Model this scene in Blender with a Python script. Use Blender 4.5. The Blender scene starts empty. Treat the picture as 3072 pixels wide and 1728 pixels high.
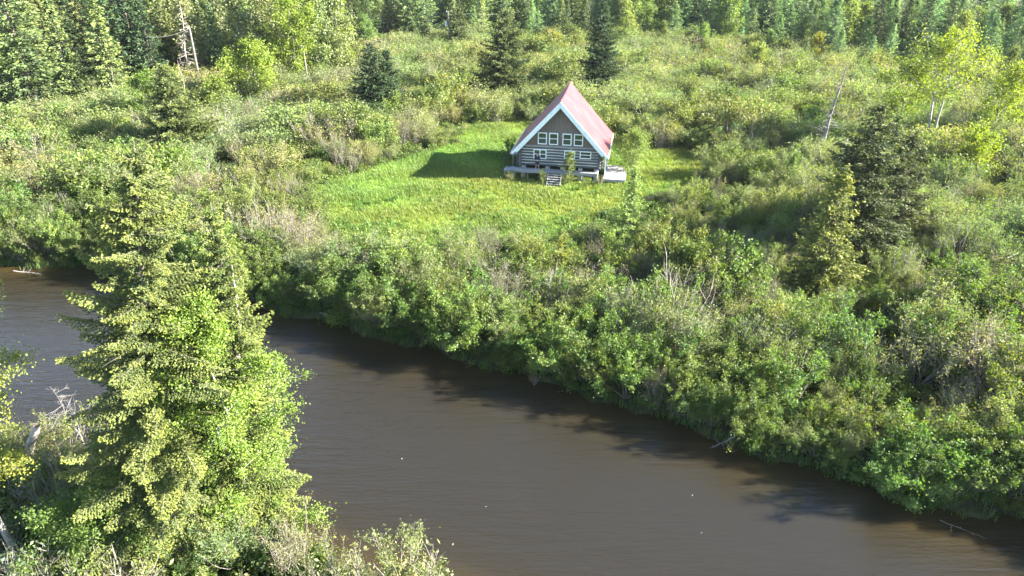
import bpy, bmesh, math, random
import numpy as np
from math import radians as R
from mathutils import Vector, Matrix

scene = bpy.context.scene
col = scene.collection
rng = np.random.default_rng(7)
random.seed(7)

# ------------------------------------------------------------------ camera, sky, sun, exposure
CAM_H = 25.1
F_PX = 2100.0
PITCH = R(28.0)
cam_data = bpy.data.cameras.new('camera')
cam_data.sensor_width = 36.0
cam_data.lens = 36.0 * F_PX / 3072.0
cam_data.clip_start = 0.5
cam_data.clip_end = 6000.0
cam = bpy.data.objects.new('camera', cam_data)
cam.location = (0, 0, CAM_H)
cam.rotation_euler = (R(90) - PITCH, 0, 0)
col.objects.link(cam)
scene.camera = cam

SUN_EL = R(27.5)
SUN_AZ = R(93.5)            # clockwise from +Y: the sun stands to the right of the view
world = bpy.data.worlds.new("World")
scene.world = world
world.use_nodes = True
wn = world.node_tree.nodes
bg = wn.get('Background') or wn.new('ShaderNodeBackground')
sky = wn.new('ShaderNodeTexSky')
sky.sky_type = 'NISHITA'
sky.sun_disc = False
sky.sun_elevation = SUN_EL
sky.sun_rotation = SUN_AZ
sky.air_density = 1.0
sky.dust_density = 0.3
sky.ozone_density = 1.2
world.node_tree.links.new(sky.outputs[0], bg.inputs[0])
bg.inputs[1].default_value = 0.067
out = wn.get('World Output') or wn.new('ShaderNodeOutputWorld')
world.node_tree.links.new(bg.outputs[0], out.inputs[0])

sun_data = bpy.data.lights.new('sun', 'SUN')
sun_data.energy = 5.0
sun_data.angle = R(0.5)
sun_data.color = (1.0, 0.93, 0.80)
sun = bpy.data.objects.new('sun', sun_data)
sd = Vector((math.sin(SUN_AZ) * math.cos(SUN_EL), math.cos(SUN_AZ) * math.cos(SUN_EL), math.sin(SUN_EL)))
sun.rotation_euler = sd.to_track_quat('Z', 'Y').to_euler()
sun.location = (60, 0, 60)
col.objects.link(sun)

scene.view_settings.view_transform = 'Standard'
scene.view_settings.look = 'None'
scene.view_settings.gamma = 1.0
scene.view_settings.use_curve_mapping = False
scene.view_settings.exposure = 3.1
scene.render.engine = 'CYCLES'
scene.cycles.max_bounces = 6
scene.cycles.diffuse_bounces = 3
scene.cycles.transmission_bounces = 4
scene.cycles.caustics_reflective = False
scene.cycles.caustics_refractive = False

# ------------------------------------------------------------------ where things stand (ground metres from the camera's foot)
def ray(u, v):
    x = (u - 1536) / F_PX
    y = -(v - 864) / F_PX
    return Vector((x, math.cos(PITCH) + y * math.sin(PITCH), -math.sin(PITCH) + y * math.cos(PITCH)))

def at(u, v, z=0.0):
    d = ray(u, v)
    return Vector((0, 0, CAM_H)) + d * ((z - CAM_H) / d.z)

def at_depth(u, v, y):
    d = ray(u, v)
    return Vector((0, 0, CAM_H)) + d * (y / d.y)

def seen(x, y, z, mu=0, mv=0):
    """is a world point inside the picture (with a margin in photo pixels)"""
    fw = y * math.cos(PITCH) - (z - CAM_H) * math.sin(PITCH)
    up = y * math.sin(PITCH) + (z - CAM_H) * math.cos(PITCH)
    u = 1536 + F_PX * x / fw
    v = 864 - F_PX * up / fw
    return (u > -mu) & (u < 3072 + mu) & (v > -mv) & (v < 1728 + mv) & (fw > 1)

WATER_Z = -1.0
fb = [at(u, v, WATER_Z) for u, v in ((-60, 800), (240, 800), (430, 845), (750, 915), (960, 965), (1150, 1020), (1330, 1065), (1560, 1130),
                                     (1800, 1195), (2000, 1265), (2200, 1335), (2400, 1405), (2700, 1500), (3000, 1560), (3150, 1580))]
far_x = [-400, -110] + [p.x for p in fb] + [60, 400]
far_y = [80, 62] + [p.y + 0.5 for p in fb] + [6, -160]
near_x = [-400, -100, -40, -27, -21, -15, -11.5, -8, -4, 0, 6, 20, 60, 400]
near_y = [60, 36, 30, 28.8, 27.6, 25.6, 23.6, 22.0, 20.7, 19.0, 15.5, 8, -12, -190]

def far_bank(x):
    x = np.asarray(x, float)
    return np.interp(x, far_x, far_y) + 0.30 * np.sin(x * 0.83) + 0.22 * np.sin(x * 2.1 + 1.0) + 0.10 * np.sin(x * 4.7 + 2.0)

def near_bank(x):
    return np.interp(x, near_x, near_y)

def smooth(t):
    t = np.clip(t, 0, 1)
    return t * t * (3 - 2 * t)

def wob(x, y):
    return (np.sin(x * 0.9 + 1.3 * np.sin(y * 0.37)) * np.sin(y * 0.8 + 0.9 * np.sin(x * 0.43)))

def bank_dist(x, y):
    """metres back from the water's edge (negative in the river), measured about square to the bank"""
    x = np.asarray(x, float); y = np.asarray(y, float)
    return np.maximum((y - far_bank(x)) * 0.8, (near_bank(x) - y) * 0.92)

def ground_z(x, y):
    d = bank_dist(x, y) + 0.25 * wob(np.asarray(x) * 1.3, np.asarray(y) * 1.3)
    z = -2.4 + 1.6 * smooth((d + 2.0) / 2.2) + 0.8 * smooth((d + 0.3) / 1.1)
    return z + 0.07 * wob(x, y) * smooth(d / 3)

MEADOW = [(at(u, v).x, at(u, v).y) for u, v in (
    (930, 585), (1000, 545), (1120, 505), (1260, 470), (1370, 432), (1400, 385), (1560, 365), (1700, 385), (1880, 415), (1960, 445),
    (2090, 455), (2140, 495), (2080, 560), (1980, 595), (1840, 640), (1780, 690), (1640, 740), (1450, 725), (1260, 770), (1060, 740), (960, 670))]

def in_poly(x, y, poly):
    x = np.asarray(x, float); y = np.asarray(y, float)
    inside = np.zeros(x.shape, bool)
    n = len(poly)
    for i in range(n):
        x1, y1 = poly[i]; x2, y2 = poly[(i + 1) % n]
        c = ((y1 > y) != (y2 > y)) & (x < (x2 - x1) * (y - y1) / (y2 - y1 + 1e-12) + x1)
        inside ^= c
    return inside

# ------------------------------------------------------------------ scene helpers
def tag(o, label=None, cat=None, group=None, kind=None):
    if label: o['label'] = label
    if cat: o['category'] = cat
    if group: o['group'] = group
    if kind: o['kind'] = kind
    return o

def thing(name, label, cat, loc=(0, 0, 0), rz=0.0, group=None):
    o = bpy.data.objects.new(name, None)
    o.empty_display_size = 0.5
    o.location = loc
    o.rotation_euler = (0, 0, rz)
    col.objects.link(o)
    return tag(o, label, cat, group)

def put(name, me, parent=None, loc=None, rot=None, tint=None):
    o = bpy.data.objects.new(name, me)
    col.objects.link(o)
    if parent is not None: o.parent = parent
    if loc is not None: o.location = loc
    if rot is not None: o.rotation_euler = rot
    if tint is not None: o['tint'] = [float(t) for t in tint]
    return o

def mesh_np(name, verts, quads, mats, lv=None, mat_idx=None, smooth_shade=False):
    """mesh from arrays; quads (n,4), a repeated last index means a triangle"""
    me = bpy.data.meshes.new(name)
    verts = np.asarray(verts, np.float32); quads = np.asarray(quads, np.int32)
    n = len(quads)
    me.vertices.add(len(verts)); me.vertices.foreach_set('co', verts.ravel())
    me.loops.add(n * 4); me.loops.foreach_set('vertex_index', quads.ravel())
    me.polygons.add(n)
    me.polygons.foreach_set('loop_start', np.arange(n, dtype=np.int32) * 4)
    me.update(calc_edges=True)
    if lv is not None:
        a = me.attributes.new('lv', 'FLOAT', 'FACE'); a.data.foreach_set('value', np.asarray(lv, np.float32))
    for m in mats: me.materials.append(m)
    if mat_idx is not None: me.polygons.foreach_set('material_index', np.asarray(mat_idx, np.int32))
    if smooth_shade: me.polygons.foreach_set('use_smooth', np.ones(n, bool))
    me.update()
    return me

class MB:
    """collects boxes, tubes and sheets for one mesh"""
    def __init__(self): self.v = []; self.f = []
    def box(self, x0, x1, y0, y1, z0, z1):
        b = len(self.v)
        self.v += [(x0, y0, z0), (x1, y0, z0), (x1, y1, z0), (x0, y1, z0), (x0, y0, z1), (x1, y0, z1), (x1, y1, z1), (x0, y1, z1)]
        self.f += [tuple(b + i for i in q) for q in ((0, 3, 2, 1), (4, 5, 6, 7), (0, 1, 5, 4), (1, 2, 6, 5), (2, 3, 7, 6), (3, 0, 4, 7))]
        return self
    def prism(self, loop, dvec):
        b = len(self.v); n = len(loop); d = Vector(dvec)
        self.v += [tuple(p) for p in loop] + [tuple(Vector(p) + d) for p in loop]
        self.f += [tuple(b + i for i in range(n))[::-1], tuple(b + n + i for i in range(n))]
        self.f += [(b + i, b + (i + 1) % n, b + n + (i + 1) % n, b + n + i) for i in range(n)]
        return self
    def beam(self, a, b_, w, h, up=(0, 0, 1)):
        a = Vector(a); b_ = Vector(b_); d = (b_ - a).normalized()
        s = d.cross(Vector(up)).normalized(); t = s.cross(d)
        loop = [a + s * (w / 2 * i) + t * (h / 2 * j) for i, j in ((-1, -1), (1, -1), (1, 1), (-1, 1))]
        return self.prism(loop, b_ - a)
    def tube(self, pts, rad, n=8, cap=True):
        b0 = len(self.v); pts = [Vector(p) for p in pts]
        for i, p in enumerate(pts):
            d = (pts[min(i + 1, len(pts) - 1)] - pts[max(i - 1, 0)]).normalized()
            s = d.cross(Vector((0.13, 0.21, 1)) if abs(d.z) < 0.95 else Vector((1, 0.1, 0))).normalized(); t = s.cross(d)
            r = rad[i] if hasattr(rad, '__len__') else rad
            for k in range(n):
                a = 2 * math.pi * k / n
                self.v.append(tuple(p + s * (r * math.cos(a)) + t * (r * math.sin(a))))
        for i in range(len(pts) - 1):
            for k in range(n):
                self.f.append((b0 + i * n + k, b0 + i * n + (k + 1) % n, b0 + (i + 1) * n + (k + 1) % n, b0 + (i + 1) * n + k))
        if cap:
            self.f.append(tuple(b0 + k for k in range(n))[::-1])
            self.f.append(tuple(b0 + (len(pts) - 1) * n + k for k in range(n)))
        return self
    def mesh(self, name, mat, bevel=0.0, smooth_shade=False):
        me = bpy.data.meshes.new(name); me.from_pydata(self.v, [], self.f)
        bm = bmesh.new(); bm.from_mesh(me)
        bmesh.ops.recalc_face_normals(bm, faces=bm.faces)
        if bevel:
            bmesh.ops.bevel(bm, geom=list(bm.edges), offset=bevel, segments=1, affect='EDGES')
        bm.to_mesh(me); bm.free()
        if mat: me.materials.append(mat)
        if smooth_shade:
            for p in me.polygons: p.use_smooth = True
        return me
    def build(self, name, mat, parent=None, loc=None, rot=None, bevel=0.0, smooth_shade=False):
        return put(name, self.mesh(name, mat, bevel, smooth_shade), parent, loc, rot)

# ------------------------------------------------------------------ materials
def new_mat(name):
    m = bpy.data.materials.new(name); m.use_nodes = True
    nt = m.node_tree; nt.nodes.clear()
    o = nt.nodes.new('ShaderNodeOutputMaterial')
    return m, nt, o

def N(nt, kind, **kw):
    n = nt.nodes.new(kind)
    for k, v in kw.items():
        if k in n.inputs.keys(): n.inputs[k].default_value = v
        else: setattr(n, k, v)
    return n

def noise(nt, scale, detail=4, rough=0.55, vec=None, dist=0.0):
    n = N(nt, 'ShaderNodeTexNoise'); n.inputs['Scale'].default_value = scale; n.inputs['Detail'].default_value = detail
    n.inputs['Roughness'].default_value = rough; n.inputs['Distortion'].default_value = dist
    if vec is not None: nt.links.new(vec, n.inputs['Vector'])
    return n

def ramp(nt, fac, stops):
    r = N(nt, 'ShaderNodeValToRGB'); e = r.color_ramp.elements
    while len(e) < len(stops): e.new(0.5)
    for s, (p, c) in zip(e, stops):
        s.position = p; s.color = (*c, 1) if len(c) == 3 else c
    nt.links.new(fac, r.inputs[0]); return r

def coords(nt, scale=(1, 1, 1), rot=(0, 0, 0), kind='Object'):
    tc = N(nt, 'ShaderNodeTexCoord'); mp = N(nt, 'ShaderNodeMapping')
    mp.inputs['Scale'].default_value = scale; mp.inputs['Rotation'].default_value = rot
    nt.links.new(tc.outputs[kind], mp.inputs[0]); return mp.outputs[0]

def plain(name, c1, c2, scale=6.0, rough=0.7, stretch=(1, 1, 1), bump=0.3, spec=0.3, stops=(0.3, 0.7), detail=5):
    m, nt, o = new_mat(name)
    vec = coords(nt, stretch)
    n = noise(nt, scale, detail, 0.65, vec)
    r = ramp(nt, n.outputs[0], ((stops[0], c1), (stops[1], c2)))
    b = N(nt, 'ShaderNodeBsdfPrincipled'); b.inputs['Roughness'].default_value = rough; b.inputs['Specular IOR Level'].default_value = spec
    nt.links.new(r.outputs[0], b.inputs['Base Color'])
    if bump:
        bp = N(nt, 'ShaderNodeBump'); bp.inputs['Strength'].default_value = bump; bp.inputs['Distance'].default_value = 0.02
        nt.links.new(n.outputs[0], bp.inputs['Height']); nt.links.new(bp.outputs[0], b.inputs['Normal'])
    nt.links.new(b.outputs[0], o.inputs[0]); return m

def leaf_mat(name, transl=0.35, gloss=0.06, old=(0.62, 0.72, 0.75), young=(1.4, 1.22, 0.75), default=(0.08, 0.11, 0.03), rough=0.45):
    """foliage: each plant's own colour comes from its 'tint' property, each leaf's age from 'lv'"""
    m, nt, o = new_mat(name); L = nt.links.new
    t = N(nt, 'ShaderNodeAttribute'); t.attribute_type = 'INSTANCER'; t.attribute_name = 'tint'
    lv = N(nt, 'ShaderNodeAttribute'); lv.attribute_type = 'GEOMETRY'; lv.attribute_name = 'lv'
    mx = N(nt, 'ShaderNodeMix'); mx.data_type = 'RGBA'; mx.blend_type = 'MIX'
    mx.inputs[6].default_value = (*old, 1); mx.inputs[7].default_value = (*young, 1)
    L(lv.outputs['Fac'], mx.inputs[0])
    mul = N(nt, 'ShaderNodeMix'); mul.data_type = 'RGBA'; mul.blend_type = 'MULTIPLY'; mul.inputs[0].default_value = 1
    L(t.outputs['Color'], mul.inputs[6]); L(mx.outputs[2], mul.inputs[7])
    d = N(nt, 'ShaderNodeBsdfDiffuse'); L(mul.outputs[2], d.inputs[0])
    tr = N(nt, 'ShaderNodeBsdfTranslucent')
    tc = N(nt, 'ShaderNodeMix'); tc.data_type = 'RGBA'; tc.blend_type = 'MULTIPLY'; tc.inputs[0].default_value = 1
    L(mul.outputs[2], tc.inputs[6]); tc.inputs[7].default_value = (1.25, 1.35, 0.5, 1); L(tc.outputs[2], tr.inputs[0])
    s = N(nt, 'ShaderNodeMixShader'); s.inputs[0].default_value = transl
    L(d.outputs[0], s.inputs[1]); L(tr.outputs[0], s.inputs[2])
    g = N(nt, 'ShaderNodeBsdfGlossy'); g.inputs['Roughness'].default_value = rough; g.inputs[0].default_value = (0.9, 0.95, 1, 1)
    s2 = N(nt, 'ShaderNodeMixShader'); s2.inputs[0].default_value = gloss
    L(s.outputs[0], s2.inputs[1]); L(g.outputs[0], s2.inputs[2])
    L(s2.outputs[0], o.inputs[0]); return m

M = {}
M['leaf'] = leaf_mat('broad_leaf', 0.42, 0.02, rough=0.6)
M['needle'] = leaf_mat('conifer_needle', 0.18, 0.015, rough=0.6, old=(0.62, 0.75, 0.85), young=(1.75, 1.65, 1.0))
M['grass'] = leaf_mat('grass_blade', 0.4, 0.02, rough=0.6, old=(0.75, 0.8, 0.8), young=(1.35, 1.2, 0.8))
M['twig'] = plain('grey_twig', (0.12, 0.105, 0.088), (0.25, 0.228, 0.20), 5, 0.8, (1, 1, 0.4))
M['bark'] = plain('conifer_bark', (0.07, 0.055, 0.045), (0.2, 0.17, 0.14), 4, 0.9, (1, 1, 0.3))
M['pale_bark'] = plain('pale_bark', (0.13, 0.12, 0.105), (0.30, 0.29, 0.27), 5, 0.75, (1, 1, 1.5))
M['dead_wood'] = plain('weathered_dead_wood', (0.15, 0.13, 0.12), (0.31, 0.28, 0.265), 4, 0.85, (1, 1, 0.25))
M['snag_wood'] = plain('painted_sunlit_snag_wood', (0.24, 0.2, 0.17), (0.5, 0.43, 0.38), 4, 0.85, (1, 1, 0.25))  # dead wood made lighter: sunlight on the snag put into its colour
M['grey_dead'] = plain('grey_dead_wood', (0.09, 0.085, 0.085), (0.19, 0.18, 0.18), 4, 0.85, (1, 1, 0.25))
M['pole'] = plain('weathered_pole_wood', (0.09, 0.08, 0.075), (0.19, 0.175, 0.165), 3, 0.85, (1, 1, 0.1))
M['wire'] = plain('aluminium_wire', (0.12, 0.12, 0.125), (0.18, 0.18, 0.18), 2, 0.4, bump=0)
M['white_paint'] = plain('white_paint', (0.72, 0.75, 0.77), (0.84, 0.86, 0.86), 2.2, 0.6, (1, 1, 1), 0.15, stops=(0.3, 0.55))
M['fascia'] = plain('weathered_white_fascia_paint', (0.42, 0.52, 0.56), (0.74, 0.8, 0.82), 5, 0.7, (1, 1, 1), 0.2, stops=(0.28, 0.5), detail=8)
M['log'] = plain('weathered_grey_log', (0.045, 0.045, 0.052), (0.17, 0.166, 0.175), 2.4, 0.85, (0.35, 5, 5), 0.5, stops=(0.3, 0.75), detail=8)
M['chink'] = plain('pale_chinking', (0.45, 0.45, 0.45), (0.68, 0.67, 0.66), 3, 0.9)
M['siding'] = plain('brown_grey_siding', (0.092, 0.073, 0.066), (0.24, 0.198, 0.182), 3.0, 0.85, (7, 7, 0.5), 0.4, stops=(0.25, 0.75), detail=8)
M['deck_wood'] = plain('weathered_deck_wood', (0.18, 0.176, 0.18), (0.37, 0.36, 0.36), 3, 0.85, (0.6, 6, 6), 0.4, detail=7)
M['pale_deck'] = plain('bleached_plank', (0.27, 0.25, 0.245), (0.40, 0.38, 0.37), 3, 0.8, (4, 0.6, 4), 0.3, detail=7)
M['stone'] = plain('pale_pier_stone', (0.3, 0.29, 0.28), (0.5, 0.48, 0.46), 4, 0.9)
M['dark_inside'] = plain('crawl_shade_dark', (0.02, 0.018, 0.016), (0.04, 0.036, 0.03), 4, 0.95, bump=0)  # near-black: shade under the cabin put into the colour; also backs the siding
M['red_trim'] = plain('red_edge_trim', (0.35, 0.08, 0.07), (0.5, 0.13, 0.11), 3, 0.5)
M['shed_white'] = plain('far_white_wall', (0.6, 0.6, 0.6), (0.75, 0.75, 0.75), 2, 0.7, bump=0)
M['shed_pink'] = plain('far_pink_roof', (0.5, 0.33, 0.33), (0.6, 0.42, 0.42), 2, 0.7, bump=0)

def roof_material():
    m, nt, o = new_mat('faded_red_roof'); L = nt.links.new
    vec = coords(nt, (1, 1, 1)); n = noise(nt, 0.55, 6, 0.6, vec)
    r = ramp(nt, n.outputs[0], ((0.3, (0.150, 0.026, 0.030)), (0.5, (0.170, 0.036, 0.040)), (0.72, (0.190, 0.055, 0.060))))
    n2 = noise(nt, 9, 5, 0.7, vec)
    mx = N(nt, 'ShaderNodeMix'); mx.data_type = 'RGBA'; mx.blend_type = 'MULTIPLY'; mx.inputs[0].default_value = 0.5
    r2 = ramp(nt, n2.outputs[0], ((0.3, (0.75, 0.72, 0.72)), (0.6, (1, 1, 1))))
    L(r.outputs[0], mx.inputs[6]); L(r2.outputs[0], mx.inputs[7])
    b = N(nt, 'ShaderNodeBsdfPrincipled'); b.inputs['Roughness'].default_value = 0.55; b.inputs['Specular IOR Level'].default_value = 0.35
    L(mx.outputs[2], b.inputs['Base Color'])
    bp = N(nt, 'ShaderNodeBump'); bp.inputs['Strength'].default_value = 0.2; bp.inputs['Distance'].default_value = 0.03
    L(n2.outputs[0], bp.inputs['Height']); L(bp.outputs[0], b.inputs['Normal'])
    L(b.outputs[0], o.inputs[0]); return m
M['roof'] = roof_material()

def glass_material():
    m, nt, o = new_mat('window_glass'); L = nt.links.new
    b = N(nt, 'ShaderNodeBsdfPrincipled'); b.inputs['Base Color'].default_value = (0.025, 0.04, 0.04, 1)
    b.inputs['Roughness'].default_value = 0.06; b.inputs['Specular IOR Level'].default_value = 0.8
    vec = coords(nt); n = noise(nt, 1.5, 2, 0.5, vec)
    bp = N(nt, 'ShaderNodeBump'); bp.inputs['Strength'].default_value = 0.08; bp.inputs['Distance'].default_value = 0.05
    L(n.outputs[0], bp.inputs['Height']); L(bp.outputs[0], b.inputs['Normal'])
    L(b.outputs[0], o.inputs[0]); return m
M['glass'] = glass_material()
M['lower_pane'] = plain('lighter_lower_glass', (0.032, 0.048, 0.046), (0.055, 0.075, 0.07), 2, 0.25, bump=0, spec=0.5)  # lower panes lighter and rougher than the upper glass

def ground_material():
    m, nt, o = new_mat('earth_and_turf'); L = nt.links.new
    vec = coords(nt)
    n1 = noise(nt, 0.9, 6, 0.65, vec); n2 = noise(nt, 0.12, 4, 0.6, vec)
    floor_ = ramp(nt, n1.outputs[0], ((0.3, (0.022, 0.02, 0.012)), (0.55, (0.04, 0.042, 0.018)), (0.75, (0.06, 0.07, 0.026))))
    turf = ramp(nt, n2.outputs[0], ((0.35, (0.075, 0.13, 0.022)), (0.65, (0.12, 0.17, 0.035))))
    a = N(nt, 'ShaderNodeAttribute'); a.attribute_name = 'meadow'
    mx = N(nt, 'ShaderNodeMix'); mx.data_type = 'RGBA'; L(a.outputs['Fac'], mx.inputs[0]); L(floor_.outputs[0], mx.inputs[6]); L(turf.outputs[0], mx.inputs[7])
    b = N(nt, 'ShaderNodeBsdfPrincipled'); b.inputs['Roughness'].default_value = 0.95; b.inputs['Specular IOR Level'].default_value = 0.1
    L(mx.outputs[2], b.inputs['Base Color'])
    bp = N(nt, 'ShaderNodeBump'); bp.inputs['Strength'].default_value = 0.7; bp.inputs['Distance'].default_value = 0.15
    L(n1.outputs[0], bp.inputs['Height']); L(bp.outputs[0], b.inputs['Normal'])
    L(b.outputs[0], o.inputs[0]); return m
M['ground'] = ground_material()

def water_material():
    m, nt, o = new_mat('brown_river_water'); L = nt.links.new
    a = N(nt, 'ShaderNodeAttribute'); a.attribute_name = 'shallow'
    cr = ramp(nt, a.outputs['Fac'], ((0.0, (0.0165, 0.0142, 0.0100)), (0.55, (0.0185, 0.0152, 0.0090)), (1.0, (0.032, 0.0235, 0.009))))
    b = N(nt, 'ShaderNodeBsdfPrincipled'); b.inputs['Roughness'].default_value = 0.06; b.inputs['IOR'].default_value = 1.33; b.inputs['Specular IOR Level'].default_value = 0.6
    b.subsurface_method = 'BURLEY'; b.inputs['Subsurface Weight'].default_value = 1.0; b.inputs['Subsurface Radius'].default_value = (1.0, 0.8, 0.5); b.inputs['Subsurface Scale'].default_value = 0.55
    L(cr.outputs[0], b.inputs['Base Color'])
    vec = coords(nt, (0.32, 1.9, 1), (0, 0, R(-27)))
    w1 = noise(nt, 1.1, 3, 0.5, vec, 0.4)
    vec2 = coords(nt, (1.2, 5.0, 1), (0, 0, R(-20)))
    w2 = noise(nt, 1.3, 3, 0.55, vec2, 0.3)
    vec3 = coords(nt, (0.05, 0.09, 1), (0, 0, R(-35))); w3 = noise(nt, 1.0, 3, 0.5, vec3)
    gate = ramp(nt, w3.outputs[0], ((0.35, (0.35, 0.35, 0.35)), (0.65, (1, 1, 1))))
    ad = N(nt, 'ShaderNodeMath'); ad.operation = 'MULTIPLY_ADD'; ad.inputs[1].default_value = 0.45
    L(w2.outputs[0], ad.inputs[0]); L(w1.outputs[0], ad.inputs[2])
    ml = N(nt, 'ShaderNodeMath'); ml.operation = 'MULTIPLY'; L(ad.outputs[0], ml.inputs[0]); L(gate.outputs[0], ml.inputs[1])
    bp = N(nt, 'ShaderNodeBump'); bp.inputs['Strength'].default_value = 0.8; bp.inputs['Distance'].default_value = 0.14
    L(ml.outputs[0], bp.inputs['Height']); L(bp.outputs[0], b.inputs['Normal'])
    L(b.outputs[0], o.inputs[0]); return m
M['water'] = water_material()

# ------------------------------------------------------------------ ground and river
def axis(parts):
    xs = []
    for a, b, s in parts: xs += list(np.arange(a, b, s))
    return np.array(xs + [parts[-1][1]], float)

gx = axis([(-3000, -400, 200), (-400, -120, 20), (-120, -60, 3), (-60, 40, 0.8), (40, 120, 3), (120, 400, 20), (400, 3000, 200)])
gy = axis([(-600, -60, 40), (-60, 10, 4), (10, 62, 0.6), (62, 100, 1.2), (100, 220, 4), (220, 400, 20), (400, 4000, 240)])
X, Y = np.meshgrid(gx, gy)
Z = ground_z(X, Y)
nx, ny = len(gx), len(gy)
idx = np.arange(nx * ny).reshape(ny, nx)
quads = np.stack([idx[:-1, :-1], idx[:-1, 1:], idx[1:, 1:], idx[1:, :-1]], -1).reshape(-1, 4)
gme = mesh_np('ground', np.stack([X, Y, Z], -1).reshape(-1, 3), quads, [M['ground']], smooth_shade=True)
mead = in_poly(X, Y, MEADOW).astype(float)
for _ in range(2):
    mead[1:-1, 1:-1] = (mead[1:-1, 1:-1] * 2 + mead[:-2, 1:-1] + mead[2:, 1:-1] + mead[1:-1, :-2] + mead[1:-1, 2:]) / 6
am = gme.attributes.new('meadow', 'FLOAT', 'POINT'); am.data.foreach_set('value', mead.ravel().astype(np.float32))
ground = tag(put('ground', gme), kind='structure')

wx = axis([(-400, -120, 20), (-120, -60, 4), (-60, 60, 1.2), (60, 400, 20)])
wt = np.linspace(-0.12, 1.12, 40)
WX, WT = np.meshgrid(wx, wt)
WY = near_bank(WX) * (1 - WT) + far_bank(WX) * WT
wi = np.arange(WX.size).reshape(WX.shape)
wq = np.stack([wi[:-1, :-1], wi[:-1, 1:], wi[1:, 1:], wi[1:, :-1]], -1).reshape(-1, 4)
wme = mesh_np('river', np.stack([WX, WY, np.full(WX.shape, WATER_Z)], -1).reshape(-1, 3), wq, [M['water']], smooth_shade=True)
sh = smooth(1 + bank_dist(WX, WY) / 5.0)
aw = wme.attributes.new('shallow', 'FLOAT', 'POINT'); aw.data.foreach_set('value', sh.ravel().astype(np.float32))
tag(put('river', wme), kind='structure')

# ------------------------------------------------------------------ plant meshes
def unit(v):
    return v / (np.linalg.norm(v, axis=-1, keepdims=True) + 1e-9)

def leaf_quads(c, size, r, aspect=0.62, updir=0.35, dirs=None, jitter=1.0):
    """diamond leaves at the points c"""
    n = len(c)
    d = r.normal(size=(n, 3)) * jitter
    if dirs is not None: d = d + dirs
    d = unit(d)
    nr = r.normal(size=(n, 3)); nr[:, 2] += updir * 2.5
    s = unit(np.cross(d, nr))
    L = size * r.uniform(0.7, 1.35, n)[:, None]
    w = L * aspect * 0.5
    v = np.stack([c - d * L * 0.5, c + s * w, c + d * L * 0.5, c - s * w], 1).reshape(-1, 3)
    q = np.arange(n * 4).reshape(n, 4)
    return v, q

def tubes(paths, n=3):
    """list of (pts (k,3), radii (k,)) -> one set of quads"""
    V = []; Q = []; b = 0
    for pts, rad in paths:
        pts = np.asarray(pts, float); k = len(pts)
        d = unit(np.gradient(pts, axis=0))
        ref = np.where(np.abs(d[:, 2:3]) > 0.93, np.array([[1.0, 0.2, 0]]), np.array([[0.1, 0.2, 1.0]]))
        s = unit(np.cross(d, ref)); t = np.cross(s, d)
        a = 2 * np.pi * np.arange(n) / n
        ring = pts[:, None] + np.asarray(rad)[:, None, None] * (s[:, None] * np.cos(a)[None, :, None] + t[:, None] * np.sin(a)[None, :, None])
        V.append(ring.reshape(-1, 3))
        i = np.arange(k - 1)[:, None]; j = np.arange(n)[None]
        Q.append(np.stack([b + i * n + j, b + i * n + (j + 1) % n, b + (i + 1) * n + (j + 1) % n, b + (i + 1) * n + j], -1).reshape(-1, 4))
        b += k * n
    return np.concatenate(V), np.concatenate(Q)

def bend(r, p0, d0, length, k=6, up=0.25, wander=0.18):
    pts = [np.array(p0, float)]; d = np.array(d0, float)
    for _ in range(k - 1):
        d = d + r.normal(size=3) * wander + np.array([0, 0, up]); d = d / np.linalg.norm(d)
        pts.append(pts[-1] + d * length / (k - 1))
    return np.array(pts)

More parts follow.
